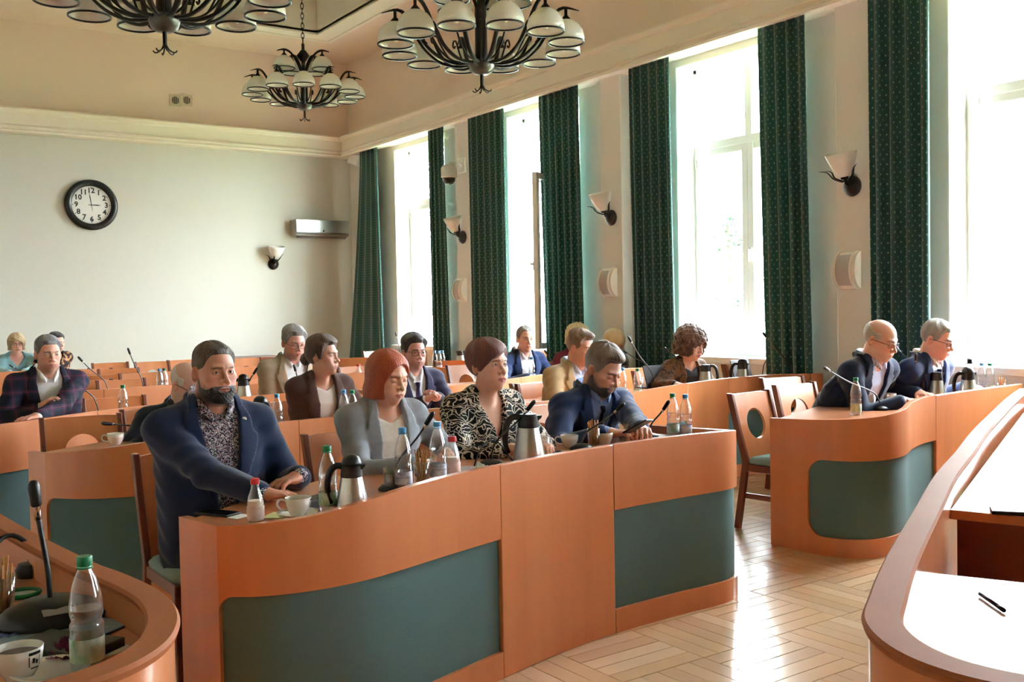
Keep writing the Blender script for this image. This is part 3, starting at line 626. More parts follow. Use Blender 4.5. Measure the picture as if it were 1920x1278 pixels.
# ================================================================ chandeliers
def chandelier_proto():
    root = thing('chandelier', 'x', 'chandelier')
    MB().lathe([(0, -.075), (.05, -.072), (.085, -.045), (.10, 0), (.10, .02), (.08, .03), (0, .03)], 24).build('hub_bowl', mat('pewter', (92, 88, 82), .35, metal=.8), root, smooth=True)
    MB().tube([(0, 0, .02), (0, 0, .44), (0, 0, .47), (0, 0, .6)], [.05, .045, .026, .024], 10).build('stem', DARKIRON, root, smooth=True)
    MB().lathe([(0, .56), (.035, .57), (.085, .645), (.035, .71), (.02, .72), (.02, .80), (0, .80)], 8).build('knob', DARKIRON, root)
    MB().tube([(.045*math.cos(a), 0, .835+.045*math.sin(a)) for a in np.linspace(0, 2*PI, 17)], .008, 6).build('ring', DARKIRON, root, smooth='all')
    fin = MB().tube([(0, 0, -.07), (0, 0, -.16)], .014, 8)
    for k in range(6):
        a = k*PI/3; s_, q = spline([(0, 0, -.12), (.02*math.cos(a), .02*math.sin(a), -.18), (.06*math.cos(a), .06*math.sin(a), -.205), (.075*math.cos(a), .075*math.sin(a), -.19)], .015); fin.tube(q, .005, 5)
    fin.build('finial', DARKIRON, root, smooth=True)
    shade = MB().lathe([(.02, .168), (.05, .160), (.092, .132), (.122, .092), (.136, .045), (.135, 0), (.130, 0), (.130, .045), (.116, .089), (.087, .126), (.045, .153), (0, .158)], 24, cap=False).mesh('shade', SH, 'all')
    rim = MB().lathe([(.1285, -.006), (.1385, -.006), (.1385, .005), (.1285, .005), (.1285, -.006)], 24, cap=False).mesh('rim', BLACK, 'all')
    bulb = MB().lathe([(0, .02), (.016, .022), (.026, .04), (.028, .055), (.02, .085), (.014, .10), (.014, .15), (0, .15)], 10).mesh('bulb', mat('bulb_glass', (250, 246, 238), .2), 'all')
    cap = MB().lathe([(0, .25), (.012, .245), (.012, .20), (.034, .175), (.034, .16), (0, .16)], 10).mesh('cap', DARKIRON, 'all')
    def lamp(a, pts, rr, rl, zr):
        c, s = math.cos(a), math.sin(a); s_, q = spline([(r*c, r*s, z) for r, z in pts], .03)
        arm = MB().tube(q, np.interp(s_, np.linspace(0, s_[-1], len(rr)), rr), 6, flat=.6).build('arm', DARKIRON, root, smooth='all')
        for me in (shade, rim, bulb, cap):
            o = bpy.data.objects.new(me.name, me); COL.objects.link(o); o.parent = arm; o.location = (rl*c, rl*s, zr)
    for k in range(12):
        a = k*PI/6
        lamp(a, [(.07, .01), (.2, .0), (.34, .05), (.46, .16), (.54, .29), (.60, .36), (.66, .375), (.76, .345)], [.016, .018, .02, .018, .02, .02, .006], .66, .12)
    for a in (72, 144, 216, 288):
        a = math.radians(a); lamp(a, [(.03, .42), (.07, .52), (.12, .61), (.18, .675), (.255, .70), (.35, .675)], [.013, .013, .013, .015, .006], .255, .455)
    for k in range(12):
        a = (k+.5)*PI/6; c, s = math.cos(a), math.sin(a)
        s_, q = spline([(.06, .02), (.2, .03), (.30, .10), (.37, .21), (.40, .27), (.44, .285), (.455, .25), (.435, .225), (.415, .24)], .02)
        MB().tube([(r*c, r*s, z) for r, z in q], .008, 5).build('scroll', DARKIRON, root, smooth='all')
    return root
def chain(root, z0, z1, scale=1):
    n = max(2, int((z1-z0)/.062)); m = MB()
    for k in range(n):
        zc = z0+(k+.5)*(z1-z0)/n; h = (z1-z0)/n*.68; f = k % 2
        m.tube([((.018*math.cos(a) if f else 0), (0 if f else .018*math.cos(a)), zc+h*math.sin(a)) for a in np.linspace(0, 2*PI, 11)], .0055, 5)
    m.build('chain', DARKIRON, root, smooth='all')
    MB().lathe([(0, 0), (.07, 0), (.06, -.03), (.02, -.05), (0, -.05)], 16, c=(0, 0, z1)).build('ceiling_rose', DARKIRON, root, smooth=True)
cb = chandelier_proto(); kc = 1.1
fac = lambda x, y: math.atan2(-y, -x)
p = PY(571, 204, 12.35); zB = p[2]+.05
cA = copy_tree(cb); cC = copy_tree(cb)
cb.location = (p[0], 12.35, zB); cb.rotation_euler = (0, 0, fac(p[0], 12.35)); cb['label'] = 'farthest chandelier, hanging whole in view on a chain in the back corner'
chain(cb, .87, ZC+.615-zB)
for o, px, py, dep, lb in ((cA, 308, 38, 6.29*kc, 'left chandelier cut off by the top edge, above the clock wall'), (cC, 903, 122, 7.63*kc, 'big central chandelier with white bell shades, nearest the window wall')):
    d = ray(px, py); q = EYE+d*dep/1870.; o.location = (q[0], q[1], q[2]); o.scale = (kc,)*3; o.rotation_euler = (0, 0, fac(q[0], q[1])+.26); o['label'] = lb; chain(o, .87, (ZC+.615-q[2])/kc)
for o in (cb, cA, cC): o['group'] = 'wrought iron chandeliers'
# ================================================================ outside the windows
LEAF = mat('conifer_green', (158, 176, 154), .8, noise=((2, 2, 2), .6, (130, 152, 130)))
struct(MB().box((XR+.8, -30, -1.2), (70, 60, -1.0)).build('ground', mat('lawn', (120, 140, 96), .9)))
def tree(x, y, h, r, seed, lb, leafm=LEAF, cone=True):
    rg = random.Random(seed); t = thing('tree', lb, 'tree', (x, y, -1.05), group='trees outside the windows'); MB().tube([(0, 0, 0), (.05, 0, h*.5), (0, .05, h*.95)], [.16, .1, .02], 7).build('trunk', mat('bark', (96, 80, 66), .9), t)
    m = MB()
    for i in range(1500):
        v = rg.random()**.8; z = h*(.12+.88*v); rad_ = r*((1-v)**.8+.03 if cone else math.sin(PI*min(1, .15+.8*v))**.7)*rg.uniform(.35, 1); a = rg.uniform(0, 2*PI); c = Vector((rad_*math.cos(a), rad_*math.sin(a), z-rad_*.25))
        d = Vector((math.cos(a), math.sin(a), rg.uniform(-.5, .2))).normalized(); u = d.cross(Vector((rg.uniform(-1, 1), rg.uniform(-1, 1), 1))).normalized(); L, w = rg.uniform(.15, .42), rg.uniform(.04, .12)
        m.add([c-u*w, c+d*L*.5-u*w*.9, c+d*L, c+u*w], [(0, 1, 2, 3)])
    o = m.build('foliage', leafm, t); o['kind'] = 'stuff'
p = PX(818, 640, 20); tree(p[0], p[1], 9.5, 2.2, 1, 'tall dark conifer seen through the farthest window')
p = PX(1370, 640, 17); tree(p[0], p[1], 4.6, 1.7, 2, 'pale green conifer outside the window behind the curly haired woman')
p = PX(1065, 640, 19); tree(p[0], p[1], 8, 2.0, 3, 'leafy tree outside the opened window', cone=False)
p = PX(1890, 620, 26); tree(p[0], p[1]+1.5, 7, 3, 4, 'broad tree behind the reddish garden wall', cone=False)
p = PX(1885, 672, 16)
t = thing('garden_wall', 'low reddish wall with pale posts outside the window at right', 'wall', (16, p[1], -1.05))
zt_ = PX(1885, 625, 16)[2]+1.05; MB().box((0, -6, 0), (.25, 3.5, zt_)).build('panel_run', mat('reddish_render', (150, 110, 100), .9), t)
for k in range(7): MB().box((-.06, -5.5+k*1.45-.1, 0), (.31, -5.5+k*1.45+.1, zt_+.08)).build('post', WHITE, t)
# ================================================================ small things on the desks
CAPS = {'green': mat('green_cap', (22, 122, 74), .4), 'blue': mat('blue_cap', (70, 150, 206), .4), 'red': mat('red_cap', (190, 34, 44), .4)}
LABELS = {'green': mat('green_white_label', (226, 234, 226), .5, noise=((40, 40, 22), .9, (120, 170, 130))), 'blue': mat('blue_white_label', (228, 232, 240), .5, noise=((30, 30, 30), .9, (96, 128, 190))), 'red': mat('milky_label', (226, 214, 206), .6, noise=((30, 30, 30), .6, (196, 150, 140)))}
MILK = mat('milky_drink', (232, 214, 196), .5)
GB = 'half litre water bottles'
def bottle_proto(c):
    r = thing('water_bottle', 'x', 'bottle')
    if c == 'red':
        MB().lathe([(.0, .0), (.03, 0), (.033, .006), (.033, .075), (.028, .098), (.018, .125), (.0145, .142), (.0145, .15), (.0, .15)], 20, cap=False).build('body', BOTTLE, r, smooth='all')
        MB().lathe([(0, .003), (.030, .004), (.031, .07), (.029, .082), (0, .082)], 20).build('drink', MILK, r, smooth=True)
        MB().lathe([(.0336, .012), (.0338, .062)], 20, cap=False).build('label', LABELS[c], r, smooth='all')
        MB().lathe([(0, .146), (.018, .146), (.018, .166), (.016, .168), (0, .168)], 18).build('cap', CAPS[c], r, smooth=True); return r
    MB().lathe([(.0, .004), (.022, .0), (.031, .006), (.0325, .02), (.0325, .078), (.0315, .084), (.0325, .09), (.0325, .098), (.0285, .106), (.0325, .118), (.033, .135), (.029, .16), (.0215, .188), (.0125, .208), (.0125, .222), (0, .222)], 22, cap=False).build('body', BOTTLE, r, smooth='all')
    MB().lathe([(0, .004), (.029, .008), (.031, .02), (.031, .09), (.0275, .105), (.031, .118), (.031, .128), (0, .128)], 20).build('water', WATER, r, smooth=True)
    lb = MB().lathe([(.0332, .025), (.0332, .072)], 22, cap=False).build('label', LABELS[c], r, smooth='all')
    if c == 'blue':
        for k in range(2):
            o = text('STAROPOLANKA', .0085, mat('label_ink', (40, 44, 60), .5), lb, (0, 0, 0), (0, 0, 0), 'lettering', ext=0)
            for v in o.data.vertices: a = v.co.x/.0334+PI*k-2.2; v.co = (.0335*math.cos(a), .0335*math.sin(a), .05+v.co.y)
    MB().lathe([(.0, .214), (.0145, .214), (.0152, .216), (.0152, .231), (.0138, .233), (0, .233)], 18).build('cap', CAPS[c], r, smooth=True)
    MB().lathe([(.0125, .2085), (.0158, .2085), (.0158, .2115), (.0125, .2115)], 18).build('neck_ring', CAPS[c], r)
    return r
PB = {}
def bottle(c, px, py, label, z=.75, top=True, sc=1., at=None, group=GB):
    """px, py: pixel of the cap's top (or of the base when top is False)"""
    p = PZ(px, py, z+(.233 if c != 'red' else .168)*sc) if top else PZ(px, py, z)
    p = onto(p, .036); z = .75 if z != .72 else z
    if c not in PB: PB[c] = r = bottle_proto(c); r.location = (p[0], p[1], z); r['label'] = label
    else: r = copy_tree(PB[c], (p[0], p[1], z), random.uniform(0, 6), label)
    r['group'] = group if c != 'red' else 'small flasks with red caps'; r.scale = (sc,)*3; return r
B = bottle
B('green', 616, 959, 'green capped bottle in front of the thermos, nearest the bearded man', top=False)
B('blue', 757, 918, 'blue capped bottle beside the glass of straw sticks', top=False, sc=1.05)
B('blue', 822, 902, 'blue capped bottle by the hands of the red haired woman', top=False, sc=1.05)
B('green', 1262, 812, 'green capped bottle at the right end of the front desk', top=False)
B('blue', 1286, 812, 'blue capped bottle at the right end of the front desk', top=False)
B('red', 480, 976, 'red capped flask with milky drink beside the coffee cup', top=False, sc=.86)
B('red', 849, 892, 'red capped flask with milky drink beside the blue capped bottle', top=False)
B('green', 1605, 778, 'green capped bottle at the left end of the right desk', top=False)
B('green', 165, 1256, 'half empty green capped bottle on the near left desk', top=False, sc=.98)
B('green', 230, 721, 'green capped bottle on the third row desk by the empty chair')
B('green', 319, 763, 'green capped bottle showing behind the shoulder of the bearded man', z=.77)
B('blue', 519, 738, 'blue capped bottle between the bearded man and the brown blazer')
B('blue', 644, 730, 'blue capped bottle by the hands of the woman in brown')
B('green', 660, 733, 'green capped bottle by the hands of the woman in brown')
B('blue', 299, 694, 'blue capped bottle of the pair on the fourth row desk')
B('green', 308, 693, 'green capped bottle of the pair on the fourth row desk')
B('blue', 997, 669, 'blue capped bottle in front of the man in the bright navy blazer')
B('blue', 1167, 689, 'blue capped bottle of the pair left of the curly haired woman')
B('green', 1195, 690, 'green capped bottle of the pair left of the curly haired woman')
B('blue', 1173, 659, 'blue capped bottle standing behind the blond bob person')
B('green', 1497, 660, 'green capped bottle in front of the dark curtain')
B('blue', 1514, 659, 'blue capped bottle in front of the dark curtain')
B('blue', 1841, 678, 'pale blue capped bottle by the window on the right desk')
B('green', 1856, 678, 'green capped bottle by the window on the right desk')
B('blue', 815, 662, 'left bottle of the three beside the window thermos')
B('blue', 823, 663, 'middle bottle of the three beside the window thermos')
B('blue', 829, 652, 'right bottle of the three beside the window thermos', z=.78)
B('red', 672, 685, 'red capped flask far behind the red haired woman', z=.77)
B('green', 645, 694, 'green capped bottle behind the shoulder of the woman in brown', z=.75)
# ---- thermos jugs
def thermos_proto(dome):
    r = thing('thermos_jug', 'x', 'thermos'); rows = []; n = 48
    for z, q in ((0, .062), (.004, .066), (.02, .066), (.06, .060), (.11, .050), (.145, .043), (.15, .042)):
        rows.append([((q*(1+(.018 if .01 < z < .147 else 0)*math.cos(24*a)))*math.cos(a), (q*(1+(.018 if .01 < z < .147 else 0)*math.cos(24*a)))*math.sin(a), z) for a in np.linspace(0, 2*PI, n, endpoint=False)])
    MB().grid(rows, True, True, True).build('body', STEEL, r, smooth=True)
    MB().lathe([(0, .148), (.044, .148), (.045, .155), (.040, .19), (.041, .196), (0, .196)], 28).build('collar', BLACK, r, smooth=True)
    if dome: MB().lathe([(.041, .195), (.041, .205), (.033, .225), (.018, .236), (0, .239)], 28).build('lid', BLACK, r, smooth='all')
    else: MB().lathe([(.036, .195), (.036, .204), (.0, .206)], 28).build('lid', BLACK, r, smooth=True)
    MB().grid([[(.03, -.016, .168), (.03, .016, .168), (.03, .018, .197), (.03, -.018, .197)], [(.055, -.004, .186), (.055, .004, .186), (.058, .007, .198), (.058, -.007, .198)]], True, True, True).build('spout', BLACK, r)
    s_, q = spline([(-.036, 0, .19), (-.062, 0, .193), (-.086, 0, .17), (-.098, 0, .12), (-.096, 0, .07), (-.084, 0, .04)], .012)
    MB().tube(q, np.interp(s_, [0, s_[-1]*.6, s_[-1]], [.009, .0095, .006]), 8, flat=1.5).build('handle', BLACK, r, smooth='all'); return r
PT = {}
def thermos(px, py, rz, label, dome=True, z=.75, sc=1., base=False):
    p = onto(PZ(px, py, z+(.239 if dome else .205)*sc) if not base else PZ(px, py, z), .068)
    if dome not in PT: PT[dome] = r = thermos_proto(dome); r.location = (p[0], p[1], z); r.rotation_euler = (0, 0, rz); r['label'] = label
    else: r = copy_tree(PT[dome], (p[0], p[1], z), rz, label)
    r['group'] = 'steel thermos jugs'; r.scale = (sc,)*3
VA = -.613   # the direction of image right along the view
thermos(661, 961, VA, 'fluted steel thermos with black dome lid on the front desk', sc=.86, base=True)
thermos(992, 866, VA, 'tall steel thermos in front of the leaf print dress', False, sc=1.08, base=True)
thermos(1755, 697, VA, 'steel thermos with flat lid in front of the man by the window', False)
thermos(1815, 691, VA, 'steel thermos with dome lid by the window on the right desk')
thermos(456, 697, VA, 'steel thermos in front of the stone blazer man, behind the bearded head')
thermos(488, 749, VA+2.4, 'steel thermos partly behind the shoulder of the bearded man')
thermos(1323, 683, VA+PI, 'steel thermos in front of the curly haired woman', False)
thermos(1392, 681, VA, 'steel thermos beside the grey tablet below the window')
thermos(863, 655, VA+PI, 'small looking thermos on the window side desk of the fourth row', False)
# ---- cups, glasses
def crest(parent, r_, z):   # small printed crest on the cup
    m = MB(); k = BLACK
    def patch(u0, u1, z0, z1): m.grid([[(r_(zz)*math.cos(u), r_(zz)*math.sin(u), zz) for u in np.linspace(u0, u1, 5)] for zz in (z0, z1)])
    patch(-.30, .30, z+.008, z+.014); patch(-.30, -.25, z-.014, z+.006); patch(.25, .30, z-.014, z+.006); patch(-.2, .2, z-.018, z-.0155); patch(-.12, .0, z-.008, z+.002); patch(.06, .16, z-.010, z-.002); m.build('crest', k, parent)
def cup_proto():
    r = thing('coffee_cup', 'x', 'cup')
    MB().lathe([(0, .002), (.024, 0), (.026, .004), (.034, .016), (.042, .036), (.0455, .062), (.0435, .062), (.040, .036), (.031, .016), (0, .008)], 32).build('body', CERAMIC, r, smooth='all')
    s_, q = spline([(-.042, 0, .05), (-.062, 0, .055), (-.073, 0, .04), (-.062, 0, .022), (-.036, 0, .018)], .008); MB().tube(q, .0042, 8).build('handle', CERAMIC, r, smooth='all')
    MB().lathe([(0, .048), (.0418, .048)], 24, cap=False).build('coffee', mat('coffee', (70, 46, 30), .2), r)
    o = MB(); crest_parent = r; crest(r, lambda z: np.interp(z, [.036, .062], [.0426, .0460]), .044)
    return r
def saucer_proto():
    r = thing('saucer', 'x', 'saucer'); MB().lathe([(0, .003), (.03, 0), (.034, .002), (.06, .011), (.074, .017), (.074, .0185), (.058, .014), (.03, .0055), (0, .0055)], 36).build('plate', CERAMIC, r, smooth='all'); return r
CUP0, SAU0 = cup_proto(), saucer_proto(); cu = [0]
def cup(px, py, rz, label, saucer=None, z=.75):
    p = onto(PZ(px, py, z), .05); zz = z+(.0058 if saucer else 0)
    if cu[0] == 0: r = CUP0; r.location = (p[0], p[1], zz); r.rotation_euler = (0, 0, rz); r['label'] = label; cu[0] = 1
    else: r = copy_tree(CUP0, (p[0], p[1], zz), rz, label)
    r['group'] = 'white cups with a crest'
    if saucer:
        if cu[0] == 1: q = SAU0; q.location = (p[0], p[1], z); q['label'] = saucer; cu[0] = 2
        else: q = copy_tree(SAU0, (p[0], p[1], z), 0, saucer)
        q['group'] = 'white saucers'
C1 = VA-.95
cup(560, 968, VA, 'white crested coffee cup in front of the bearded man', 'white saucer under the cup of the bearded man')
cup(217, 833, VA+.2, 'white cup alone on the left second row desk')
cup(1133, 833, VA+.3, 'white crested cup behind the pretzel stick glass')
cup(1068, 838, VA, 'white cup beside the microphone of the phone man')
cup(1668, 755, VA+1, 'white cup near the microphone base on the right desk', 'white saucer on the right desk by the microphone')
cup(1704, 747, VA, 'white crested cup by the hand of the bald navy man')
cup(36, 1270, VA-.4, 'large looking white crested cup at the bottom left corner', None, .75)
cup(843, 680, VA, 'white cup beside the three window bottles')
r = copy_tree(SAU0, tuple(PZ(95, 1268, .75)), 0, 'white saucer at the bottom left beside the cup'); r['group'] = 'white saucers'
def glass_proto():
    r = thing('drinking_glass', 'x', 'glass'); MB().lathe([(0, .0), (.027, 0), (.029, .004), (.033, .09), (.0315, .09), (.0275, .008), (0, .008)], 24).build('tumbler', TUMBLER, r, smooth='all')
    MB().lathe([(0, .009), (.0272, .009), (.0285, .035), (0, .035)], 20).build('water', WATER, r); return r
GL0 = glass_proto(); gl = [0]; STICK = mat('pretzel_stick', (176, 112, 48), .55, noise=((30, 30, 90), .7, (206, 150, 80)))
def glass(px, py, label, sticks=0, z=.75):
    p = onto(PZ(px, py, z), .035)
    if gl[0] == 0: r = GL0; r.location = (p[0], p[1], z); r['label'] = label; gl[0] = 1
    else: r = copy_tree(GL0, (p[0], p[1], z), 0, label)
    r['group'] = 'clear tumblers'
    if sticks:
        rg = random.Random(int(px)); m0 = None
        for k in range(sticks):
            a = rg.uniform(0, 2*PI); b0 = rg.uniform(0, .018); lean = rg.uniform(.006, .011); L = rg.uniform(.115, .14); a2 = a+rg.uniform(-.5, .5)
            q0 = Vector((b0*math.cos(a), b0*math.sin(a), .012)); q1 = Vector((.034*math.cos(a2)*rg.uniform(.2, 1), .034*math.sin(a2)*rg.uniform(.2, 1), L))
            o = MB().tube([q0, q0.lerp(q1, .5)+Vector((rg.uniform(-.002, .002), 0, 0)), q1], .0028, 5).build('pretzel_stick', STICK, None, smooth='all'); o.location = (p[0], p[1], z)
            tag(o, 'thin pretzel stick in the tumbler '+label.split(', ')[1], 'snack', 'pretzel sticks in the tumbler '+label.split(', ')[1])
glass(735, 918, 'empty looking tumbler left of the microphone on the front desk')
glass(790, 906, 'tumbler of pretzel sticks, before the red haired woman', 22)
glass(1113, 836, 'tumbler of pretzel sticks, beside the cup of the phone man', 20)
glass(1018, 853, 'low tumbler between the tall thermos and the fist')
glass(1171, 828, 'tumbler in front of the hands holding the phone')
glass(278, 828, 'tumbler on the left second row desk')
glass(145, 774, 'tumbler in front of the tartan jacket')
glass(1210, 727, 'tumbler left of the brown mottled jacket')
glass(1228, 724, 'wide tumbler left of the brown mottled jacket')
glass(1275, 721, 'tumbler of pretzel sticks, before the curly haired woman', 14)
glass(1478, 702, 'tumbler beside the bottles in front of the dark curtain')
glass(1632, 766, 'tumbler behind the green capped bottle on the right desk')
glass(2, 1150, 'tumbler of pretzel sticks, at the left edge of the near desk', 16)
glass(1878, 718, 'tumbler of pretzel sticks, at the right edge by the window', 10)
# ---- gooseneck microphones
def mic(base, tip, label, yb=None, zb=.75, bend=.45, dy=.06, pod=True, r=.0045, big=False):
    b = PZ(*base, zb) if yb is None else PY(*base, yb); zb2 = zb if yb is None else max(zb, b[2]); b[2] = zb; b = onto(b, .03 if not big else .1)
    t = PY(*tip, b[1]-dy); root = thing('gooseneck_microphone', label, 'microphone', (b[0], b[1], zb), group='gooseneck microphones')
    T = Vector(t-b); hl = .055; k = 1.9 if big else 1.
    P0 = Vector((0, 0, .02)); D = (T-P0)
    pts = [P0, P0+Vector((D.x*.05, D.y*.05, D.z*.18)), P0+Vector((D.x*.16, D.y*.16, D.z*.36)), P0+D*.62+Vector((0, 0, D.z*.05)), T]
    if abs(D.z) < .08: pts = [P0, P0+Vector((0, 0, .12)), P0+Vector((D.x*.12, D.y*.12, .17)), T*.6+Vector((0, 0, .08)), T]
    s_, q = spline(pts, .006 if D.length < .15 else .015); q = [Vector(v) for v in q]; d = (q[-1]-q[max(0, len(q)-4)]).normalized()
    if pod:
        m = MB(); rows = []
        for z, a, bb in ((0, .062, .05), (.008, .064, .052), (.02, .05, .04), (.028, .03, .026), (.03, .0, .0)): rows.append([(a*k*math.cos(u), bb*k*math.sin(u), z*k) for u in np.linspace(0, 2*PI, 24, endpoint=False)])
        m.grid(rows, True, True).build('base', BLACK, root, smooth='all')
    MB().tube(q, r*k**.5, 7).build('gooseneck', mat('gunmetal', (70, 70, 72), .35, metal=.6) if not big else BLACK, root, smooth='all')
    e = q[-1]; MB().tube([e-d*.07*k**.3, e-d*.055, e-d*.05], .0065*k**.4, 8).build('collar_ring', CHROME, root, smooth='all')
    MB().tube([e-d*.055, e-d*.05, e-d*.01, e, e+d*.006], [x*k**.4 for x in (.007, .0098, .0105, .009, .004)], 10).build('microphone_head', BLACK, root, smooth='all'); return root
mic((738, 917), (812, 774), 'microphone on the front desk before the red haired woman')
mic((920, 872), (1002, 752), 'microphone before the leaf print dress on the front desk')
mic((1090, 842), (1170, 757), 'microphone before the man with the phone')
mic((1217, 822), (1254, 752), 'short pale microphone at the right end of the front desk')
mic((1652, 768), (1546, 689), 'long low microphone reaching left over the right desk')
mic((1717, 752), (1717, 662), 'upright microphone before the bald navy man')
mic((1752, 742), (1677, 647), 'microphone pointing at the glasses of the bald navy man')
mic((325, 808), (192, 793), 'microphone lying almost level over the left second row desk')
mic((185, 775), (98, 684), 'long microphone reaching to the mouth of the man in tartan')
mic((203, 732), (147, 669), 'thin microphone above the empty left chairs')
mic((270, 745), (240, 653), 'tall thin microphone in front of the far wall at left')
mic((569, 786), (580, 648), 'tall upright microphone in front of the brown blazer woman')
mic((690, 760), (626, 716), 'microphone at the chest of the brown blazer woman')
mic((446, 748), (482, 690), 'microphone right of the bearded head, beside a thermos')
mic((566, 735), (551, 684), 'microphone with a red lit tip before the stone blazer man')
mic((838, 770), (903, 727), 'microphone curving behind the shoulder of the leaf print dress')
mic((752, 690), (742, 623), 'far thin microphone standing before the first window')
mic((979, 712), (945, 672), 'microphone before the man in the bright navy blazer')
mic((1046, 690), (1021, 656), 'black microphone beside the bright navy blazer')
mic((1068, 728), (1058, 688), 'thin microphone at the tweed jacket lapel')
mic((1228, 735), (1178, 631), 'long microphone standing before the middle pilaster')
mic((1318, 715), (1246, 652), 'microphone pointing at the curly haired woman')
mic((1429, 712), (1461, 629), 'microphone leaning right in front of the dark curtain')
mic((1489, 706), (1431, 624), 'microphone leaning left in front of the dark curtain')
mic((1220, 690), (1170, 657), 'far microphone arching beside the blond bob person')
mic((48, 695), (18, 684), 'microphone at the back desk before the blonde woman')
mic((95, 1135), (62, 905), 'large black microphone on the near left desk', big=True, bend=.1, dy=-.02)
n1 = [o for o in bpy.data.objects if o.get('label') == 'large black microphone on the near left desk'][0]
MB().add([(-.03, -.085, .037), (.03, -.085, .037), (.03, -.06, .046), (-.03, -.06, .046)], [(0, 1, 2, 3)]).build('display', mat('grey_display', (150, 150, 150), .2), n1)
# ---- phones, papers, tablets and other flat things
def slab(name, cat, label, px, py, w, d, h, rz, m, z=.75, screen=None, name2='screen', group=None):
    p = onto(PZ(px, py, z), min(w, d)/2); r = thing(name, label, cat, (p[0], p[1], z), rz, group)
    MB().box((-w/2, -d/2, 0), (w/2, d/2, h)).build('body', m, r, bevel=min(h*.3, .003))
    if screen: MB().box((-w/2+.006, -d/2+.006, h), (w/2-.006, d/2-.006, h+.0006)).build(name2, screen, r)
    return r
GLOSS = mat('phone_glass', (10, 11, 14), .06, coat=.5)
slab('mobile_phone', 'phone', 'black phone lying at the left end of the front desk', 408, 963, .075, .155, .008, VA+1.1, BLACK, screen=GLOSS)
slab('paper_slip', 'paper', 'small white paper beside the red capped flask', 446, 967, .07, .07, .0012, .4, PAPER)
slab('paper_napkin', 'paper', 'green edged paper under the red capped flask', 522, 965, .1, .08, .001, .8, mat('pale_green_paper', (198, 206, 150), .8))
slab('leather_case', 'case', 'dark folded case behind the coffee cup', 591, 947, .14, .09, .03, .3, BLACK)
slab('mobile_phone', 'phone', 'dark phone by the fist of the leaf print dress woman', 1030, 851, .08, .16, .009, 1.2, BLACK, screen=GLOSS)
slab('notebook', 'notebook', 'dark red edged notebook at the right end of the front desk', 1232, 822, .2, .14, .012, .2, mat('dark_red_cover', (120, 60, 66), .5), screen=PAPER, name2='page')
slab('paper_sheet', 'paper', 'grey paper on the front desk below the dress', 893, 880, .2, .29, .0015, .9, mat('grey_paper', (200, 204, 202), .7))
slab('black_tablet', 'tablet', 'black tablet in front of the man in tartan', 105, 782, .26, .19, .012, .2, BLACK, screen=GLOSS)
slab('paper_sheet', 'paper', 'white papers under the hands of the bald navy man', 1715, 741, .3, .21, .004, .2, PAPER)
slab('paper_sheet', 'paper', 'white papers under the hands of the suited man by the window', 1800, 728, .3, .21, .004, .1, PAPER)
slab('paper_sheet', 'paper', 'sheet of paper before the stone blazer man', 575, 738, .21, .29, .002, .3, PAPER)
slab('printed_page', 'paper', 'blue and grey printed page under the bottle on the near left desk', 95, 1196, .21, .3, .004, -.95, BLACK, screen=mat('printed_bluegrey', (140, 160, 170), .4, noise=((14, 40, 1), .8, (90, 116, 140))), name2='print')
slab('black_folder', 'folder', 'black folder below the printed page on the near left desk', 125, 1218, .2, .12, .02, -.95, BLACK)
slab('paper_slip', 'paper', 'white paper corner behind the bottle on the near left desk', 200, 1218, .09, .07, .001, .3, PAPER)
slab('mobile_phone', 'phone', 'phone with blue edge at the left border of the near desk', 2, 1180, .075, .15, .009, .5, mat('blue_edge', (60, 74, 120), .3), screen=GLOSS)
slab('shelf_phone', 'phone', 'black phone on the raised shelf of the near right desk', 1914, 962, .08, .17, .012, .6, BLACK, z=.785, screen=GLOSS)
# the phone the grey bearded man holds
p = PZ(1196, 799, .86); t = thing('held_phone', 'dark phone held in both hands by the grey bearded man', 'phone', tuple(p)); t.rotation_euler = (-.5, .1, .3)
MB().box((-.037, -.075, -.004), (.037, .075, .004)).build('body', BLACK, t, bevel=.003); MB().box((-.034, -.07, .004), (.034, .07, .0046)).build('screen', GLOSS, t)
# pen and two small white cups under the shelf of the near right desk
p = PZ(1857, 1130, .722); t = thing('ballpoint_pen', 'dark blue pen on the lit top of the near right desk', 'pen', (p[0], p[1], .725), .9)
MB().tube([(-.07, 0, .002), (.06, 0, .002), (.07, 0, .002)], [.005, .005, .001], 8).build('barrel', mat('ink_blue', (26, 34, 84), .3), t, smooth='all'); MB().tube([(-.075, 0, .002), (-.045, 0, .002)], .0056, 8).build('clip_cap', BLACK, t, smooth='all')
# tablets standing on desks of the second row
for px, py, w, lb, rz in ((1243, 716, .36, 'black laptop screen left of the brown mottled jacket', 0.), (1395, 700, .24, 'grey tablet leaning by the thermos below the window', 0.)):
    p = onto(PZ(px, py, .75), .1); t = thing('tablet_stand', lb, 'tablet', (p[0], p[1], .75), rz); T = Matrix.Rotation(-.3, 4, 'X')
    MB().box((-w/2, -.006, 0), (w/2, .006, .2), T).build('body', mat('slate_case', (62, 62, 68), .5), t, bevel=.004); MB().box((-w/2+.01, .006, .01), (w/2-.01, .008, .19), T).build('screen', GLOSS, t); MB().box((-w/2, -.01, 0), (w/2, .16, .012)).build('base', mat('slate_case', (62, 62, 68), .5), t)
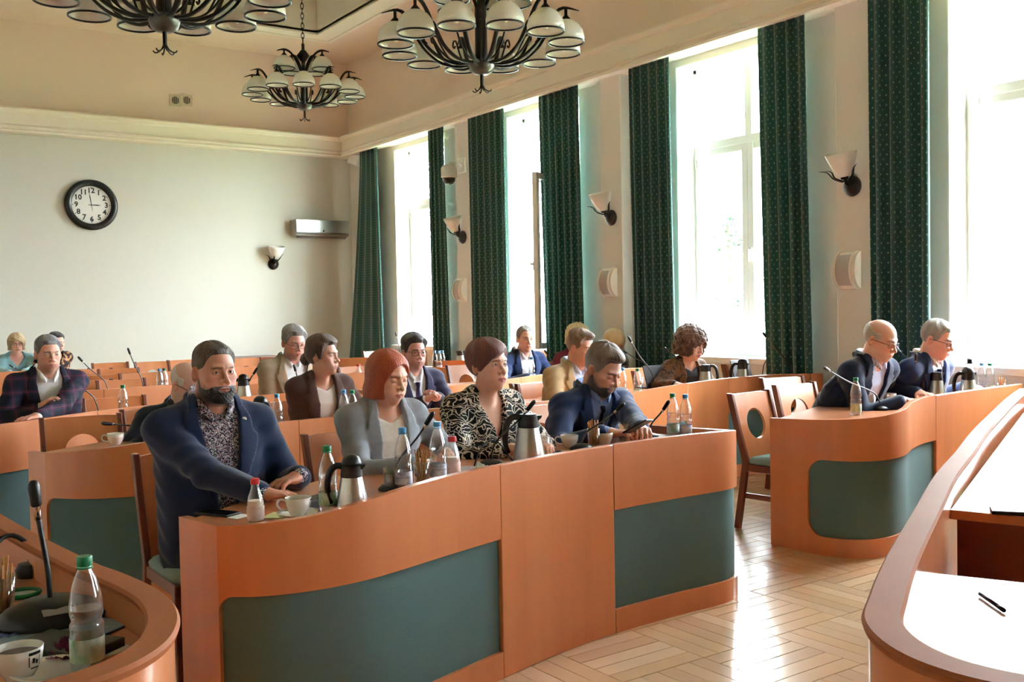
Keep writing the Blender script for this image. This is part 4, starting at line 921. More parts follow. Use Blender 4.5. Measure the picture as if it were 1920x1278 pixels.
# dark red dried flowers, green lid and headset on the near left desk
p = onto(PZ(125, 1240, .75), .04); t = thing('dried_flowers', 'small dark red fabric flower behind the bottle at bottom left', 'flowers', tuple(p)); rg = random.Random(3); m = MB()
for k in range(46):
    a, h_ = rg.uniform(0, 2*PI), rg.uniform(.0, 1); c = Vector((.03*math.cos(a)*math.sin(h_*1.5), .03*math.sin(a)*math.sin(h_*1.5), .012+.03*math.cos(h_*1.5))); d = c.normalized(); u = d.cross(Vector((.3, .4, .8))).normalized(); m.add([c-u*.008, c+d*.012, c+u*.008, c-d*.008], [(0, 1, 2, 3)])
o = m.build('petals', mat('dark_red_petal', (96, 18, 46), .8), t); o['kind'] = 'stuff'; MB().lathe([(0, 0), (.02, 0), (.024, .012), (0, .02)], 14).build('calyx', mat('dark_red_petal', (96, 18, 46), .8), t, smooth='all')
p = onto(PZ(42, 1115, .75), .04); t = thing('green_lid', 'green ring shaped lid behind the large microphone base', 'lid', tuple(p)); MB().tube([(.04*math.cos(a), .04*math.sin(a), .006) for a in np.linspace(0, 2*PI, 25)], .006, 6).build('ring', CAPS['green'], t, smooth='all')
MB().lathe([(0, .001), (.036, .001), (.036, .003), (0, .003)], 20).build('disc', mat('frosted_plastic', (190, 200, 190), .5), t)
p = onto(PZ(30, 1085, .75), .04); t = thing('headset', 'black headset with cable lying behind the large microphone', 'headset', tuple(p))
MB().lathe([(0, 0), (.035, 0), (.038, .02), (.03, .035), (0, .04)], 18, c=(-.05, 0, 0)).build('earpiece', BLACK, t, smooth=True); MB().lathe([(0, 0), (.035, 0), (.038, .02), (.03, .035), (0, .04)], 18, c=(.04, .03, 0)).build('earpiece', BLACK, t, smooth=True)
s_, q = spline([(-.05, 0, .03), (-.04, .05, .09), (.0, .07, .11), (.04, .06, .08), (.04, .03, .03)], .015); MB().tube(q, .007, 6).build('headband', BLACK, t, smooth='all')
# cable loop and white sachet beside the second front microphone
p = onto(PZ(905, 876, .75), .04); t = thing('crumpled_sachet', 'crumpled pale sachet on the front desk', 'sachet', tuple(p)); m = MB(); rg = random.Random(5)
rows = [[(-.035+.014*i, -.03+.012*j, .003+abs(rg.gauss(0, .012))*(1 if 0 < i < 5 and 0 < j < 5 else .1)) for i in range(6)] for j in range(6)]; m.grid(rows).build('wrapper', mat('pale_foil', (206, 214, 206), .35), t)
t = thing('microphone_cable', 'black cable looping up behind the front desk ledge', 'cable', tuple(PZ(930, 868, .75))); s_, q = spline([(-.13, -.02, .004), (-.09, 0, .06), (-.03, .02, .10), (.03, .02, .09), (.07, 0, .03), (.08, -.02, .004)], .02); MB().tube(q, .004, 6).build('loop', BLACK, t, smooth='all')
# folded glasses in the hand of the man in tartan
p = PZ(112, 752, .905); t = thing('folded_glasses', 'thin framed glasses held by the man in tartan', 'glasses', tuple(p)); m = MB()
for sx in (-1, 1): m.tube([(sx*.03+.022*math.cos(a), -.01, .016*math.sin(a)) for a in np.linspace(0, 2*PI, 19)], .0016, 5)
m.tube([(-.008, -.01, .004), (0, -.012, .007), (.008, -.01, .004)], .0014, 5); m.tube([(.052, -.01, .004), (.0, .012, .002), (-.08, .012, -.004)], .0016, 5); m.build('frame', BLACK, t, smooth='all')
# ================================================================ people: implicit surfaces meshed with surface nets
def smin(a, b, k):
    h = np.clip(.5+.5*(b-a)/k, 0, 1); return b+(a-b)*h-k*h*(1-h)
def smax(a, b, k): return -smin(-a, -b, k)
def ell(p, c, r):
    q = (p-np.array(c))/np.array(r); k0 = np.sqrt((q*q).sum(1))+1e-9; k1 = np.sqrt(((q/np.array(r))**2).sum(1))+1e-9; return k0*(k0-1)/k1
def cone(p, a, b, ra, rb):
    a = np.asarray(a, float); b = np.asarray(b, float); ab = b-a; t = np.clip(((p-a)@ab)/max(1e-9, ab@ab), 0, 1)
    return np.linalg.norm(p-a-t[:, None]*ab, axis=1)-(ra+(rb-ra)*t)
def chainsdf(p, pts, rs, k=.0, sc=(1, 1, 1)):
    s = np.array(sc, float); q = p*s; d = None
    for i in range(len(pts)-1):
        e = cone(q, np.array(pts[i])*s, np.array(pts[i+1])*s, rs[i], rs[i+1]); d = e if d is None else (smin(d, e, k) if k else np.minimum(d, e))
    return d
def surfnet(f, lo, hi, h):
    lo = np.array(lo, float); hi = np.array(hi, float); B = 4
    nb = np.ceil((hi-lo)/(h*B)).astype(int); n = nb*B
    cc = [lo[i]+(np.arange(nb[i])+.5)*h*B-.5*h for i in range(3)]
    G = np.stack(np.meshgrid(*cc, indexing='ij'), -1).reshape(-1, 3); dc = f(G).reshape(nb)
    act = np.abs(dc) < h*B*1.6
    d = np.repeat(np.repeat(np.repeat(dc, B, 0), B, 1), B, 2).astype(float)
    ai = np.argwhere(act)
    if len(ai) == 0: return np.zeros((0, 3)), np.zeros((0, 4), int)
    off_ = np.stack(np.meshgrid(*[np.arange(B)]*3, indexing='ij'), -1).reshape(-1, 3)
    I = (ai[:, None, :]*B+off_[None]).reshape(-1, 3)
    vals = f(lo+I*h); d[I[:, 0], I[:, 1], I[:, 2]] = vals
    s = d < 0; sl = lambda a, i, j, k: a[i:n[0]-1+i, j:n[1]-1+j, k:n[2]-1+k]
    cnt = sum(sl(s, i, j, k).astype(np.int8) for i in (0, 1) for j in (0, 1) for k in (0, 1))
    C = np.argwhere((cnt > 0) & (cnt < 8)); idx = -np.ones(n-1, int); idx[C[:, 0], C[:, 1], C[:, 2]] = np.arange(len(C))
    V = np.zeros((len(C), 3)); W = np.zeros(len(C))
    for ax in range(3):
        o = [a for a in range(3) if a != ax]
        for u in (0, 1):
            for v in (0, 1):
                A = C.copy(); A[:, o[0]] += u; A[:, o[1]] += v; E_ = A.copy(); E_[:, ax] += 1
                da = d[A[:, 0], A[:, 1], A[:, 2]]; db = d[E_[:, 0], E_[:, 1], E_[:, 2]]; x = (da < 0) != (db < 0); t = np.where(x, da/np.where(x, da-db, 1), 0)
                P = A.astype(float); P[:, ax] += t; V[x] += P[x]; W[x] += 1
    V = lo+V/W[:, None]*h; F = []
    for ax in range(3):
        a, b = [(1, 2), (2, 0), (0, 1)][ax]
        S0 = s; sh = [slice(None)]*3; sh[ax] = slice(0, n[ax]-1); s1 = [slice(None)]*3; s1[ax] = slice(1, n[ax])
        X = np.argwhere(s[tuple(sh)] != s[tuple(s1)])
        X = X[(X[:, a] > 0) & (X[:, b] > 0) & (X[:, a] < n[a]-1) & (X[:, b] < n[b]-1)]
        if len(X) == 0: continue
        def at(da, db):
            Y = X.copy(); Y[:, a] -= da; Y[:, b] -= db; return idx[Y[:, 0], Y[:, 1], Y[:, 2]]
        q = np.stack([at(1, 1), at(0, 1), at(0, 0), at(1, 0)], 1); flip = ~s[X[:, 0], X[:, 1], X[:, 2]]; q[flip] = q[flip][:, ::-1]
        F.append(q[(q >= 0).all(1)])
    return V, np.concatenate(F)
def npmesh(name, V, F, mats, parent, col=None, loc=None, smooth_it=0):
    me = bpy.data.meshes.new(name); me.vertices.add(len(V)); me.vertices.foreach_set('co', np.asarray(V, np.float32).ravel())
    me.loops.add(len(F)*4); me.loops.foreach_set('vertex_index', np.asarray(F, np.int32).ravel())
    me.polygons.add(len(F)); me.polygons.foreach_set('loop_start', np.arange(0, len(F)*4, 4, dtype=np.int32)); me.polygons.foreach_set('loop_total', np.full(len(F), 4, np.int32))
    me.update(calc_edges=True); me.validate(); me.polygons.foreach_set('use_smooth', [True]*len(me.polygons))
    me.materials.append(mats)
    if col is not None:
        at = me.color_attributes.new('tint', 'FLOAT_COLOR', 'POINT'); at.data.foreach_set('color', np.c_[col, np.ones(len(col))].astype(np.float32).ravel())
    o = bpy.data.objects.new(name, me); COL.objects.link(o)
    if parent is not None: o.parent = parent
    if smooth_it:
        m = o.modifiers.new('smooth', 'SMOOTH'); m.iterations = smooth_it; m.factor = .5
    return o
def tinted(name, rough=.5, sss=.0, bump=None, spec=.4, sheen=0):
    m = mat(name, (200, 150, 130), rough, spec=spec, bump=bump, subsurf=sss, sheen=sheen); nt = m.node_tree
    a = nt.nodes.new('ShaderNodeVertexColor'); a.layer_name = 'tint'; nt.links.new(a.outputs[0], nt.nodes['Principled BSDF'].inputs['Base Color']); return m
SKIN = tinted('skin', .5, .12, ((260, 260, 260), .05))
HAIRM = tinted('hair_strands', .5, 0, ((260, 260, 34), .5), .45, .2)
def rot(yaw, pitch, roll=0):
    """head frame -> body frame; pitch > 0 looks down, yaw > 0 towards the person's left (-x)"""
    cy, sy = math.cos(yaw), math.sin(yaw); cp, sp = math.cos(-pitch), math.sin(-pitch); cr, sr = math.cos(roll), math.sin(roll)
    return np.array([[cy, -sy, 0], [sy, cy, 0], [0, 0, 1]]) @ np.array([[1, 0, 0], [0, cp, -sp], [0, sp, cp]]) @ np.array([[cr, 0, sr], [0, 1, 0], [-sr, 0, cr]])
def head_sdf(p, S, ears=True):
    fw = S.get('fw', 1.); fem = S.get('fem', 0); ax = np.abs(p[:, 0]); q = np.c_[ax, p[:, 1], p[:, 2]]
    d = ell(p, (0, -.014, .036), (.0755, .098, .083))
    d = smin(d, ell(p, (0, .022, -.028), (.0625*fw, .066, .086)), .03)
    d = smin(d, ell(q, (.026*fw, .02, -.068), (.033*fw, .052, .036)), .02)                       # jaw
    d = smin(d, ell(p, (0, .068, -.097), (.023*fw if not fem else .017, .019, .017)), .024)       # chin
    d = smin(d, ell(q, (.040*fw, .058, -.016), (.021, .022, .019)), .022)                         # cheekbones
    d = smin(d, cone(q, (.008, .087, .026), (.04, .074, .03), .0085, .006), .014 if not fem else .02) # brow ridge
    d = smin(d, ell(q, (.030*fw, .062, -.05), (.022, .024, .024)), .02)                           # cheeks
    d = smax(d, -ell(q, (.031, .095, .008), (.0185, .017, .0125)), .012)                          # sockets
    d = smin(d, ell(q, (.0315, .0735, .008), (.0162, .0138, .0128)), .005)                        # lids
    if S.get('eyes', 'open') == 'open':
        d = smax(d, -ell(q, (.0315, .092, .0075), (.0128, .016, .0048)), .0015)
    else:
        d = smax(d, -ell(q, (.0315, .0905, .001), (.0135, .007, .0014)), .0015)
    nl = S.get('nose', 1.)
    d = smin(d, cone(p, (0, .084, .018), (0, .107*nl+.004*(1-nl), -.021), .0062, .0082), .010)
    d = smin(d, ell(p, (0, .110, -.026), (.0108, .0115, .0098)), .008)
    d = smin(d, ell(q, (.0125, .095, -.031), (.0085, .0105, .008)), .007)
    d = smax(d, -ell(q, (.0065, .103, -.0385), (.0036, .005, .004)), .003)                        # nostrils
    d = smin(d, ell(p, (0, .074, -.058), (.034, .023, .028)), .018)                               # muzzle
    lf = 1.25 if fem else 1.
    d = smin(d, chainsdf(p, [(-.024, .080, -.0605), (-.009, .0945, -.0565), (0, .0945, -.0578), (.009, .0945, -.0565), (.024, .080, -.0605)], [.0025, .0045*lf, .004*lf, .0045*lf, .0025]), .005)
    d = smin(d, chainsdf(p, [(-.021, .082, -.0632), (0, .0935, -.0675), (.021, .082, -.0632)], [.003, .0058*lf, .003]), .005)
    d = smax(d, -chainsdf(p, [(-.024, .088, -.0618), (0, .101, -.0615), (.024, .088, -.0618)], [.0013, .0018, .0013]), .003)
    if not ears: return d
    e = ell(q-np.array([.0735*max(fw, 1.)**.5+.002, -.012, -.004]) , (0, 0, 0), (.0125, .019, .032))
    e = smax(e, -ell(q, (.088, -.004, .0), (.0085, .0095, .017)), .005)
    return smin(d, e, .006)
def skin_color(P, S):
    """pigment in head coordinates: brows, lips, stubble, ruddy cheeks; also shade painted between the lips"""
    base = np.array(lin(S['skin'])); n = len(P); c = np.tile(base, (n, 1)); ax = np.abs(P[:, 0]); y, z = P[:, 1], P[:, 2]
    def g(d, w): return np.exp(-(d/w)**2)[:, None]
    red = base*np.array([1.05, .78, .74])
    w = g(np.sqrt((ax-.042)**2+(z+.022)**2), .022)*(y > .03)[:, None]*.55; c = c*(1-w)+red*w
    w = g(np.sqrt(P[:, 0]**2+(z+.028)**2), .013)*(y > .08)[:, None]*.4; c = c*(1-w)+red*w
    w = (ax > .068)[:, None]*.35*(np.abs(y+.01) < .03)[:, None]; c = c*(1-w)+red*w
    hc = np.array(lin(S['hair_rgb']))
    def cover(m, k, col):
        nonlocal c
        m = (np.clip(m, 0, 1)*k)[:, None]; c = c*(1-m)+col*m
    ss = lambda v, a, b: np.clip((v-a)/(b-a), 0, 1)
    # brows
    zb = .0265+.05*np.clip(ax-.012, 0, .02)-.25*np.clip(ax-.032, 0, 1); m = ss(-np.abs(z-zb), -.0055, -.0025)*ss(ax, .008, .013)*ss(-ax, -.050, -.044)*(y > .04); cover(m, S.get('brow', .75), np.array(lin(S.get('brow_rgb', S['hair_rgb']))))
    # lash line / lid crease
    m = ss(-np.abs(z-(.0125 if S.get('eyes', 'open') == 'open' else .0018)+40*(ax-.0315)**2), -.0026, -.0008)*ss(-np.abs(ax-.0315), -.0165, -.0135)*(y > .06); cover(m, .9, base*.08)
    # lips
    zl = -.062; m = ss(-((ax/.026)**2+((z-zl)/.0105)**2), -1.1, -.8)*(y > .07); cover(m, .8 if S.get('fem') else .55, np.array(lin(S.get('lip', (172, 92, 88)))))
    m = ss(-np.abs(z+.0618), -.0022, -.0008)*ss(-ax, -.025, -.021)*(y > .075); cover(m, .6, base*.25)  # dark seam where the lips meet, shade put into the tint
    if S.get('stubble'):
        zc = np.interp(y, [-.03, 0, .03, .06, .09], [-.02, -.012, -.03, -.048, -.048])
        m = ss(zc-z, -.006, .022)*ss(y, -.03, -.01)*ss(z, -.16, -.12)*ss(-ax, -.072, -.066); mo = ss(-((ax/.028)**2+((z-zl)/.011)**2), -1.15, -.9); lipkeep = 1-mo*.9
        cover(m*lipkeep, S['stubble'], np.array(lin(S.get('stub_rgb', S['hair_rgb']))))
    return np.clip(c, 0, 1)
def wob(p, f, ph=0.): return np.sin(p[:, 0]*f+1.3+ph)*np.sin(p[:, 1]*f*.93+.7+ph*2)*np.sin(p[:, 2]*f*.87+2.1+ph)
def hair_sdf(p, S):
    st = S['hair']; ax = np.abs(p[:, 0]); x, y, z = p[:, 0], p[:, 1], p[:, 2]; sm = lambda v, a, b: np.clip((v-a)/(b-a), 0, 1)**2*(3-2*np.clip((v-a)/(b-a), 0, 1))
    sk = ell(p, (0, -.014, .036), (.0765, .099, .084)); tt, ts = S.get('tt', .016), S.get('ts', .004)
    ph = np.arctan2(x-.012, y+.02)*S.get('sf', 26); strand = .0004*np.sin(ph*1.7+4*np.sin(z*28)+40*z)+.0003*np.sin(ph*3.3-60*z)+.0022*np.sin(ph*.23+2*np.sin(z*35))*np.clip((z-.02)/.06, 0, 1)
    if st in ('short', 'bun', 'ring', 'thin'):
        rec = S.get('recede', 0.)
        zl = np.interp(y, [-.12, -.075, -.045, -.022, -.004, .012, .026, .036, .046, .06, .075, .11], [-.088, -.078, -.062, -.03, .022, -.022, -.02, .004, .044, .068, .079, .084])
        zl = zl+S.get('hl', 0.)*sm(y, .03, .06)+rec*sm(y, .02, .07)*(1-.45*sm(-ax, -.035, -.01))+.012*sm(ax, .02, .05)*sm(y, .04, .06)
        t = ts+(tt-ts)*sm(z+.25*y, .03, .095)+strand
        edge = sm(z-zl, -.002, S.get('fade', .03)); t = t*(.12+.88*edge)
        d = smax(sk-t, (zl-z)*.75, .004)
        if S.get('quiff'): d = smin(d, ell(p, (.01, .05, .105), (.05, .045, .024))+strand*2, .02)
        if st == 'ring': d = smax(d, (z-.055-.35*np.clip(-y, 0, .2)+(y > .03)*.02), .012)
        if st == 'bun': d = smin(d, ell(p, (0, -.128, -.02), (.042, .036, .042))+.003*wob(p, 190), .012)
        return d
    if st == 'pixie':
        zl = np.interp(y, [-.12, -.07, -.03, -.005, .02, .045, .065, .085, .12], [-.095, -.09, -.075, -.03, -.045, .005, .03, .036, .04])
        zl = zl+sm(y, .02, .05)*(.014-.55*x)
        t = ts+(tt-ts)*sm(z, -.02, .07)+strand+.006*sm(-y, .02, .09)
        edge = sm(z-zl, -.002, .02); t = t*(.25+.75*edge); return smax(sk-t, (zl-z)*.75, .004)
    # bobs
    bot = S.get('bottom', -.11); wd = S.get('wide', 0.)
    t = tt+strand; cap = sk-t
    pe = p*[1, .88, 1]; body = smin(cone(pe, (0, -.016, .03), (0, -.022, -.075), .088+wd, .094+wd), ell(p, (0, -.02, -.07), (.09+wd, .1+wd, .06)), .03)+strand*1.5
    d = smin(cap, body, .03)
    fz = S.get('fringe', .058)
    face = ell(p, (S.get('part', 0.), .095, fz-.118), (.064+S.get('open', 0.), .088, .118))
    d = smax(d, -face, .01)
    d = smax(d, (bot-z)+.15*y, .012); d = smax(d, -ell(p, (0, .02, -.13), (.055, .085, .06)), .02)
    if S.get('curl'): d = d+S['curl']*wob(p, S.get('cf', 120))+S['curl']*.5*wob(p, S.get('cf', 120)*2.1, 2.)
    return d
def hand_sdf(p, W, f, n, side, curl, s=1.):
    """f fingers' direction, n back-of-hand normal; side +1: thumb on the +u side"""
    f = np.array(f, float); f /= np.linalg.norm(f); n = np.array(n, float); n -= f*(n@f); n /= np.linalg.norm(n); u = np.cross(f, n)*side
    q = np.c_[(p-W)@u, (p-W)@f, (p-W)@n]/s
    d = ell(q, (.0, .048, 0), (.041, .056, .0165)); d = smin(d, cone(q, (0, -.018, 0), (0, .02, 0), .024, .025), .02)
    d = smin(d, cone(q, (.02, .015, -.006), (.036, .035, -.008), .016, .014), .012)
    for k, (bx, L, by, sp) in enumerate(((.029, .072, .088, .10), (.0095, .08, .094, .03), (-.0105, .074, .09, -.04), (-.029, .057, .08, -.12))):
        a = np.array([bx, by, .002]); an = 0.; r = (.0092, .0086, .0078, .0068)
        for j, (fr, c) in enumerate(zip((.45, .31, .26), curl)):
            an += c*(1+.08*k); b = a+L*fr*np.array([sp*math.cos(an), math.cos(an), -math.sin(an)]); e = cone(q, a, b, r[j], r[j+1]); d = smin(d, e, .006 if j == 0 else .002); a = b
    t0 = np.array([.034, .03, -.008]); t1 = t0+np.array([.026, .03, -.006-.01*curl[0]]); t2 = t1+np.array([.004-.012*curl[1], .031, -.006-.006*curl[1]])
    d = smin(d, cone(q, t0, t1, .0125, .0105), .008); d = smin(d, cone(q, t1, t2, .0102, .008), .002)
    return d*s
def elbow(S0, W, L1, L2, pole):
    v = W-S0; D = np.linalg.norm(v); k = max(1., D/(L1+L2)*1.015); L1 *= k; L2 *= k; v /= D
    a = (L1*L1-L2*L2+D*D)/(2*D); h = math.sqrt(max(0, L1*L1-a*a)); pl = np.array(pole, float); pl -= v*(pl@v); pl /= np.linalg.norm(pl); return S0+v*a+pl*h
EYEW = mat('eye_white', (226, 220, 214), .15, coat=.5); PUP = mat('pupil', (8, 8, 8), .1, coat=.6)
def eyes(root, H, Rh, s, gaze, rgb):
    IR = mat('iris_%d_%d_%d' % rgb, rgb, .15, coat=.6)
    for sx in (-1, 1):
        m = MB(); ringA = [0, .16, .34, .48, .9, 1.5, 2.2, PI]; n = 14
        for i in range(len(ringA)-1):
            m.cur = 2 if ringA[i+1] <= .17 else (1 if ringA[i+1] <= .49 else 0)
            rows = [[(.0118*math.sin(a)*math.cos(2*PI*j/n), .0118*math.cos(a), .0118*math.sin(a)*math.sin(2*PI*j/n)) for j in range(n)] for a in (ringA[i], ringA[i+1])]; m.grid(rows, True)
        o = m.build('eye', [EYEW, IR, PUP], root, smooth='all'); c = H+Rh@np.array([sx*.0315, .0735, .0078])*s
        G = rot(*gaze); M = np.eye(4); M[:3, :3] = (Rh@G)*s; M[:3, 3] = c; o.matrix_local = Matrix(M.tolist())
def glasses(root, H, Rh, s, fm, half=False, drop=0., name='glasses'):
    T = np.eye(4); T[:3, :3] = Rh*s; T[:3, 3] = H+Rh@np.array([0, 0, drop])*s; T = Matrix(T.tolist()); m = MB()
    for sx in (-1, 1):
        pts = []
        for a in np.linspace(0, 2*PI, 21):
            x = .0235*np.sign(math.cos(a))*abs(math.cos(a))**.7; z = .0175*np.sign(math.sin(a))*abs(math.sin(a))**.7
            pts.append((sx*.0325+x, .1-.35*abs(sx*.0325+x)**2*8, .004+z))
        if half: m.tube(pts[0:11], .0016, 6, T=T); m.tube(pts[10:], .0007, 5, T=T)
        else: m.tube(pts, .0015, 6, T=T)
        m.tube([(sx*.056, .091, .012), (sx*.072, .075, .014), (sx*.083, .0, .012), (sx*.082, -.02, .002)], .0017, 6, T=T)
    m.tube([(-.009, .1, .008), (0, .103, .011), (.009, .1, .008)], .0014, 6, T=T)
    g = m.build(name, fm, root, smooth='all'); l = MB()
    for sx in (-1, 1): l.add([(sx*.0325+.022*math.cos(a), .0985-.35*abs(sx*.0325+.022*math.cos(a))**2*8, .004+.0165*math.sin(a)) for a in np.linspace(0, 2*PI, 16, endpoint=False)], [tuple(range(16))], T)
    l.build('lens', PANE, g)
PEOPLE = []
def person(label, px, py, Y, hpx, jacket, skin=(205, 160, 138), hair='short', hair_rgb=(80, 60, 45), lean=.12, face=0., yaw=0., pitch=0., roll=0., hands=None, h=.0045, V=(.0, .082, .30), lapel=True, shirt=None, collar=True, tie=None, trousers=None, eyes_rgb=(90, 80, 60), gaze=(0, 0, 0), spec=None, sw=None, fat=1., sleeve=1., beard=None, pocket=False, pose=None, scale=None, low=0., chestdrop=0., badge=False, earring=False, **kw):
    Hw = PY(px, py, Y); dep = float((Hw-EYE)@R[:, 2]*-1); s = scale or float(np.clip(hpx*dep/1870/.247, .92, 1.15))
    fem = kw.get('fem', 0); S = dict(kw, skin=skin, hair=hair, hair_rgb=hair_rgb)
    fa = PI+face; fwd = np.array([-math.sin(fa), math.cos(fa), 0])      # local +y in world
    base = Hw-fwd*lean; root_loc = np.array([base[0], base[1], 0])
    c_, s_ = math.cos(fa), math.sin(fa); Rz = np.array([[c_, -s_, 0], [s_, c_, 0], [0, 0, 1]]); loc = lambda w: Rz.T@(np.asarray(w)-root_loc)
    H = loc(Hw); Rh = rot(yaw, pitch, roll); bs = (.5+.5*s)*(.94 if fem else 1.)
    N = H+np.array([0, -.052-.05*max(0, pitch), -.142+.045*max(0, pitch)])*s
    sw = (sw or (.168 if fem else .192))*bs; Sc = N+np.array([0, -.012, -.060*bs-chestdrop]); SL, SR = Sc+[-sw, 0, 0], Sc+[sw, 0, 0]
    hipz = .52; top = N[2]; P0 = np.array([0, -.02, hipz])
    tz = np.array([-.1, 0, .22, .45, .7, .86, .95, 1.0, 1.06]); cyv = lambda z: np.interp((z-hipz)/(top-hipz), [0, .5, 1.], [P0[1], P0[1]+(N[1]-P0[1])*.42, N[1]-.01])
    if fem: wx = np.array([.185, .18, .145, .15, .172, .155, .11, .07, .055]); wy = np.array([.14, .135, .108, .122, .132, .098, .075, .062, .055])
    else: wx = np.array([.18, .175, .17, .178, .19, .172, .12, .075, .06]); wy = np.array([.14, .135, .13, .128, .125, .10, .078, .066, .058])
    fv = np.array([1, fat, fat**1.3, fat, fat**.6, 1, 1, 1, 1]); wx = wx*bs*(1+(fv-1)*.7); wy = wy*bs*fv
    def torso(p):
        t = (p[:, 2]-hipz)/(top-hipz); a = np.interp(t, tz, wx); b = np.interp(t, tz, wy); yy = p[:, 1]-cyv(p[:, 2])
        d = ((np.abs(p[:, 0]/a)**2.3+np.abs(yy/b)**2.3)**(1/2.3)-1)*np.minimum(a, b)*.92
        d = smax(d, (p[:, 2]-top-.015), .03); d = smax(d, hipz-.09-p[:, 2], .05)
        for sd in (SL, SR): d = smin(d, cone(p, N+[0, -.005, -.005], sd+[0, 0, .0], .046*bs, .054*bs), .04)
        return d
    # arms
    L1, L2 = .295*bs, .262*bs; arms = []
    for k, S0 in enumerate((SR, SL)):      # 0: right (+x), 1: left
        sx = 1 if k == 0 else -1; hd = hands[k] if hands else None
        if hd is None: W = np.array([sx*.2, .22, .60]); fd = (0, 1, -.4); nn = (0, 0, 1); cu = (.3, .4, .3)
        else:
            hw = np.array(hd[0]); hw = onto(hw, .085) if hw[2] < .83 else hw; 
            if hw[2] < .83:
                fl = np.array(hd[1], float); tipd = Rz@(fl/np.linalg.norm(fl))*.17*s
                for _ in range(30):
                    if any(inside(P_, hw[0]+tipd[0], hw[1]+tipd[1]) and inside(P_, hw[0]+tipd[0]+fwd[0]*.04, hw[1]+tipd[1]+fwd[1]*.04) for P_, z_ in TABLES): break
                    hw = hw-fwd*.02
            W = loc(hw); fd = np.array(hd[1], float); nn = hd[2]; cu = hd[3]
        D = W-S0; mx = (L1+L2)*1.1
        if np.linalg.norm(D) > mx: W = S0+D/np.linalg.norm(D)*mx
        pole = hd[4] if hd is not None and len(hd) > 4 else (sx*.75, -.25, -.6)
        arms.append((S0, elbow(S0, W, L1, L2, pole), W, np.array(fd, float), nn, cu, sx))
    def arm_sdf(p, r0, r1, r2, r3, end, k=.03, kn=.03):
        d = None
        for S0, E_, W, *_ in arms:
            We = E_+(W-E_)*end; a = cone(p, S0, E_, r0, r1); b = cone(p, E_, We, r2, r3); e = smin(a, b, .02); d = e if d is None else np.minimum(d, e)
        return d
    hf = lambda p: head_sdf(((p-H)@Rh)/s, S)*s
    nk0, nk1 = H+Rh@np.array([0, -.022, -.062])*s, N+np.array([0, .0, -.01])
    nr = (.050 if fem else .060)*s*kw.get('neck', 1.)
    def body(p):
        d = smin(hf(p), cone(p, nk0, nk1, nr*.97, nr*1.06), .022); d = smin(d, cone(p, H+Rh@np.array([0, .02, -.09])*s, N+np.array([0, .035, -.04]), .03, .02), .03)
        return smin(d, torso(p)+.004, .03)
    V1, F1 = surfnet(body, (min(H[0], 0)-.2*s, N[1]-.16, N[2]-.2), (max(H[0], 0)+.2*s, max(H[1], N[1])+.17*s, H[2]+.15*s), h)
    col = skin_color(((V1-H)@Rh)/s, S); low_ = V1[:, 2] < N[2]-.0; col[low_] = col[low_]*0+np.array(lin(skin))
    parts = [(V1, F1, col)]
    hh = max(.0028, h*.8)
    for S0, E_, W, fd, nn, cu, sx in arms:
        th = -sx
        f_ = lambda p: smin(hand_sdf(p, W, fd, nn, kw.get('thumb', (1, 1))[0 if sx > 0 else 1]*(1 if sx > 0 else -1)*-1, cu, s*(.92 if fem else 1.)), cone(p, E_+(W-E_)*.55, W, .036*bs, .027*bs), .015)
        v, f = surfnet(f_, np.minimum(W, W+fd/np.linalg.norm(fd)*.17)-.1, np.maximum(W, W+fd/np.linalg.norm(fd)*.17)+.1, hh)
        if len(v): parts.append((v, f, np.tile(np.array(lin(skin))*[1.0, .93, .9], (len(v), 1))))
    hipx = .095*bs; kn = [np.array([sx*.12*bs, .43*bs, .50]) for sx in (1, -1)]; an = [np.array([sx*.12*bs, .40*bs+low, .09]) for sx in (1, -1)]
    def legs(p, g):
        d = None
        for K, A, sx in zip(kn, an, (1, -1)):
            e = smin(cone(p, (sx*hipx, .02, hipz), K, .082*bs+g, .06*bs+g), cone(p, K, A, .055*bs+g, .04*bs+g), .02); d = e if d is None else smin(d, e, .02)
        return d
    def lower(p): return smin(smin(torso(p)+.012, arm_sdf(p, .045, .038, .036, .028, .9), .03), legs(p, -.01), .03)
    v, f = surfnet(lower, (-.5, -.3, .04), (.5, .62, N[2]-.05), .026); parts.append((v, f, np.tile(np.array(lin(skin)), (len(v), 1))))
    o_ = 0; VV, FF, CC = [], [], []
    for v, f, c in parts: VV.append(v); FF.append(f+o_); CC.append(c); o_ += len(v)
    root = npmesh('person', np.concatenate(VV), np.concatenate(FF), SKIN, None, np.concatenate(CC)); root.location = root_loc; root.rotation_euler = (0, 0, fa); tag(root, label, 'person', 'people seated in the council chamber')
    # hair, beard
    hbox = (H-np.array([.17, .2, .2])*s, H+np.array([.17, .17, .17])*s)
    if hair != 'bald':
        v, f = surfnet(lambda p: hair_sdf(((p-H)@Rh)/s, S)*s, *hbox, h*.9)
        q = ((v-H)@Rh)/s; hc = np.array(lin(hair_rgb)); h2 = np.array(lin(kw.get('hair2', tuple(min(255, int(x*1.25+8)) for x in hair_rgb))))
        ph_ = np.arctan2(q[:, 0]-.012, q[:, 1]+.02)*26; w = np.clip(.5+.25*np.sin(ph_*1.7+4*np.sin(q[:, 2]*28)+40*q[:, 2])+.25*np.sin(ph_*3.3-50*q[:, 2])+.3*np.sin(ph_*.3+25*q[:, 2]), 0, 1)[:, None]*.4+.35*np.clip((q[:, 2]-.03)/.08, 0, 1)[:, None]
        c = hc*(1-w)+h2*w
        if 'side_rgb' in kw: k = np.clip((.07-q[:, 2])/.05, 0, 1)[:, None]*.85; c = c*(1-k)+np.array(lin(kw['side_rgb']))*k
        npmesh('hair', v, f, HAIRM, root, c)
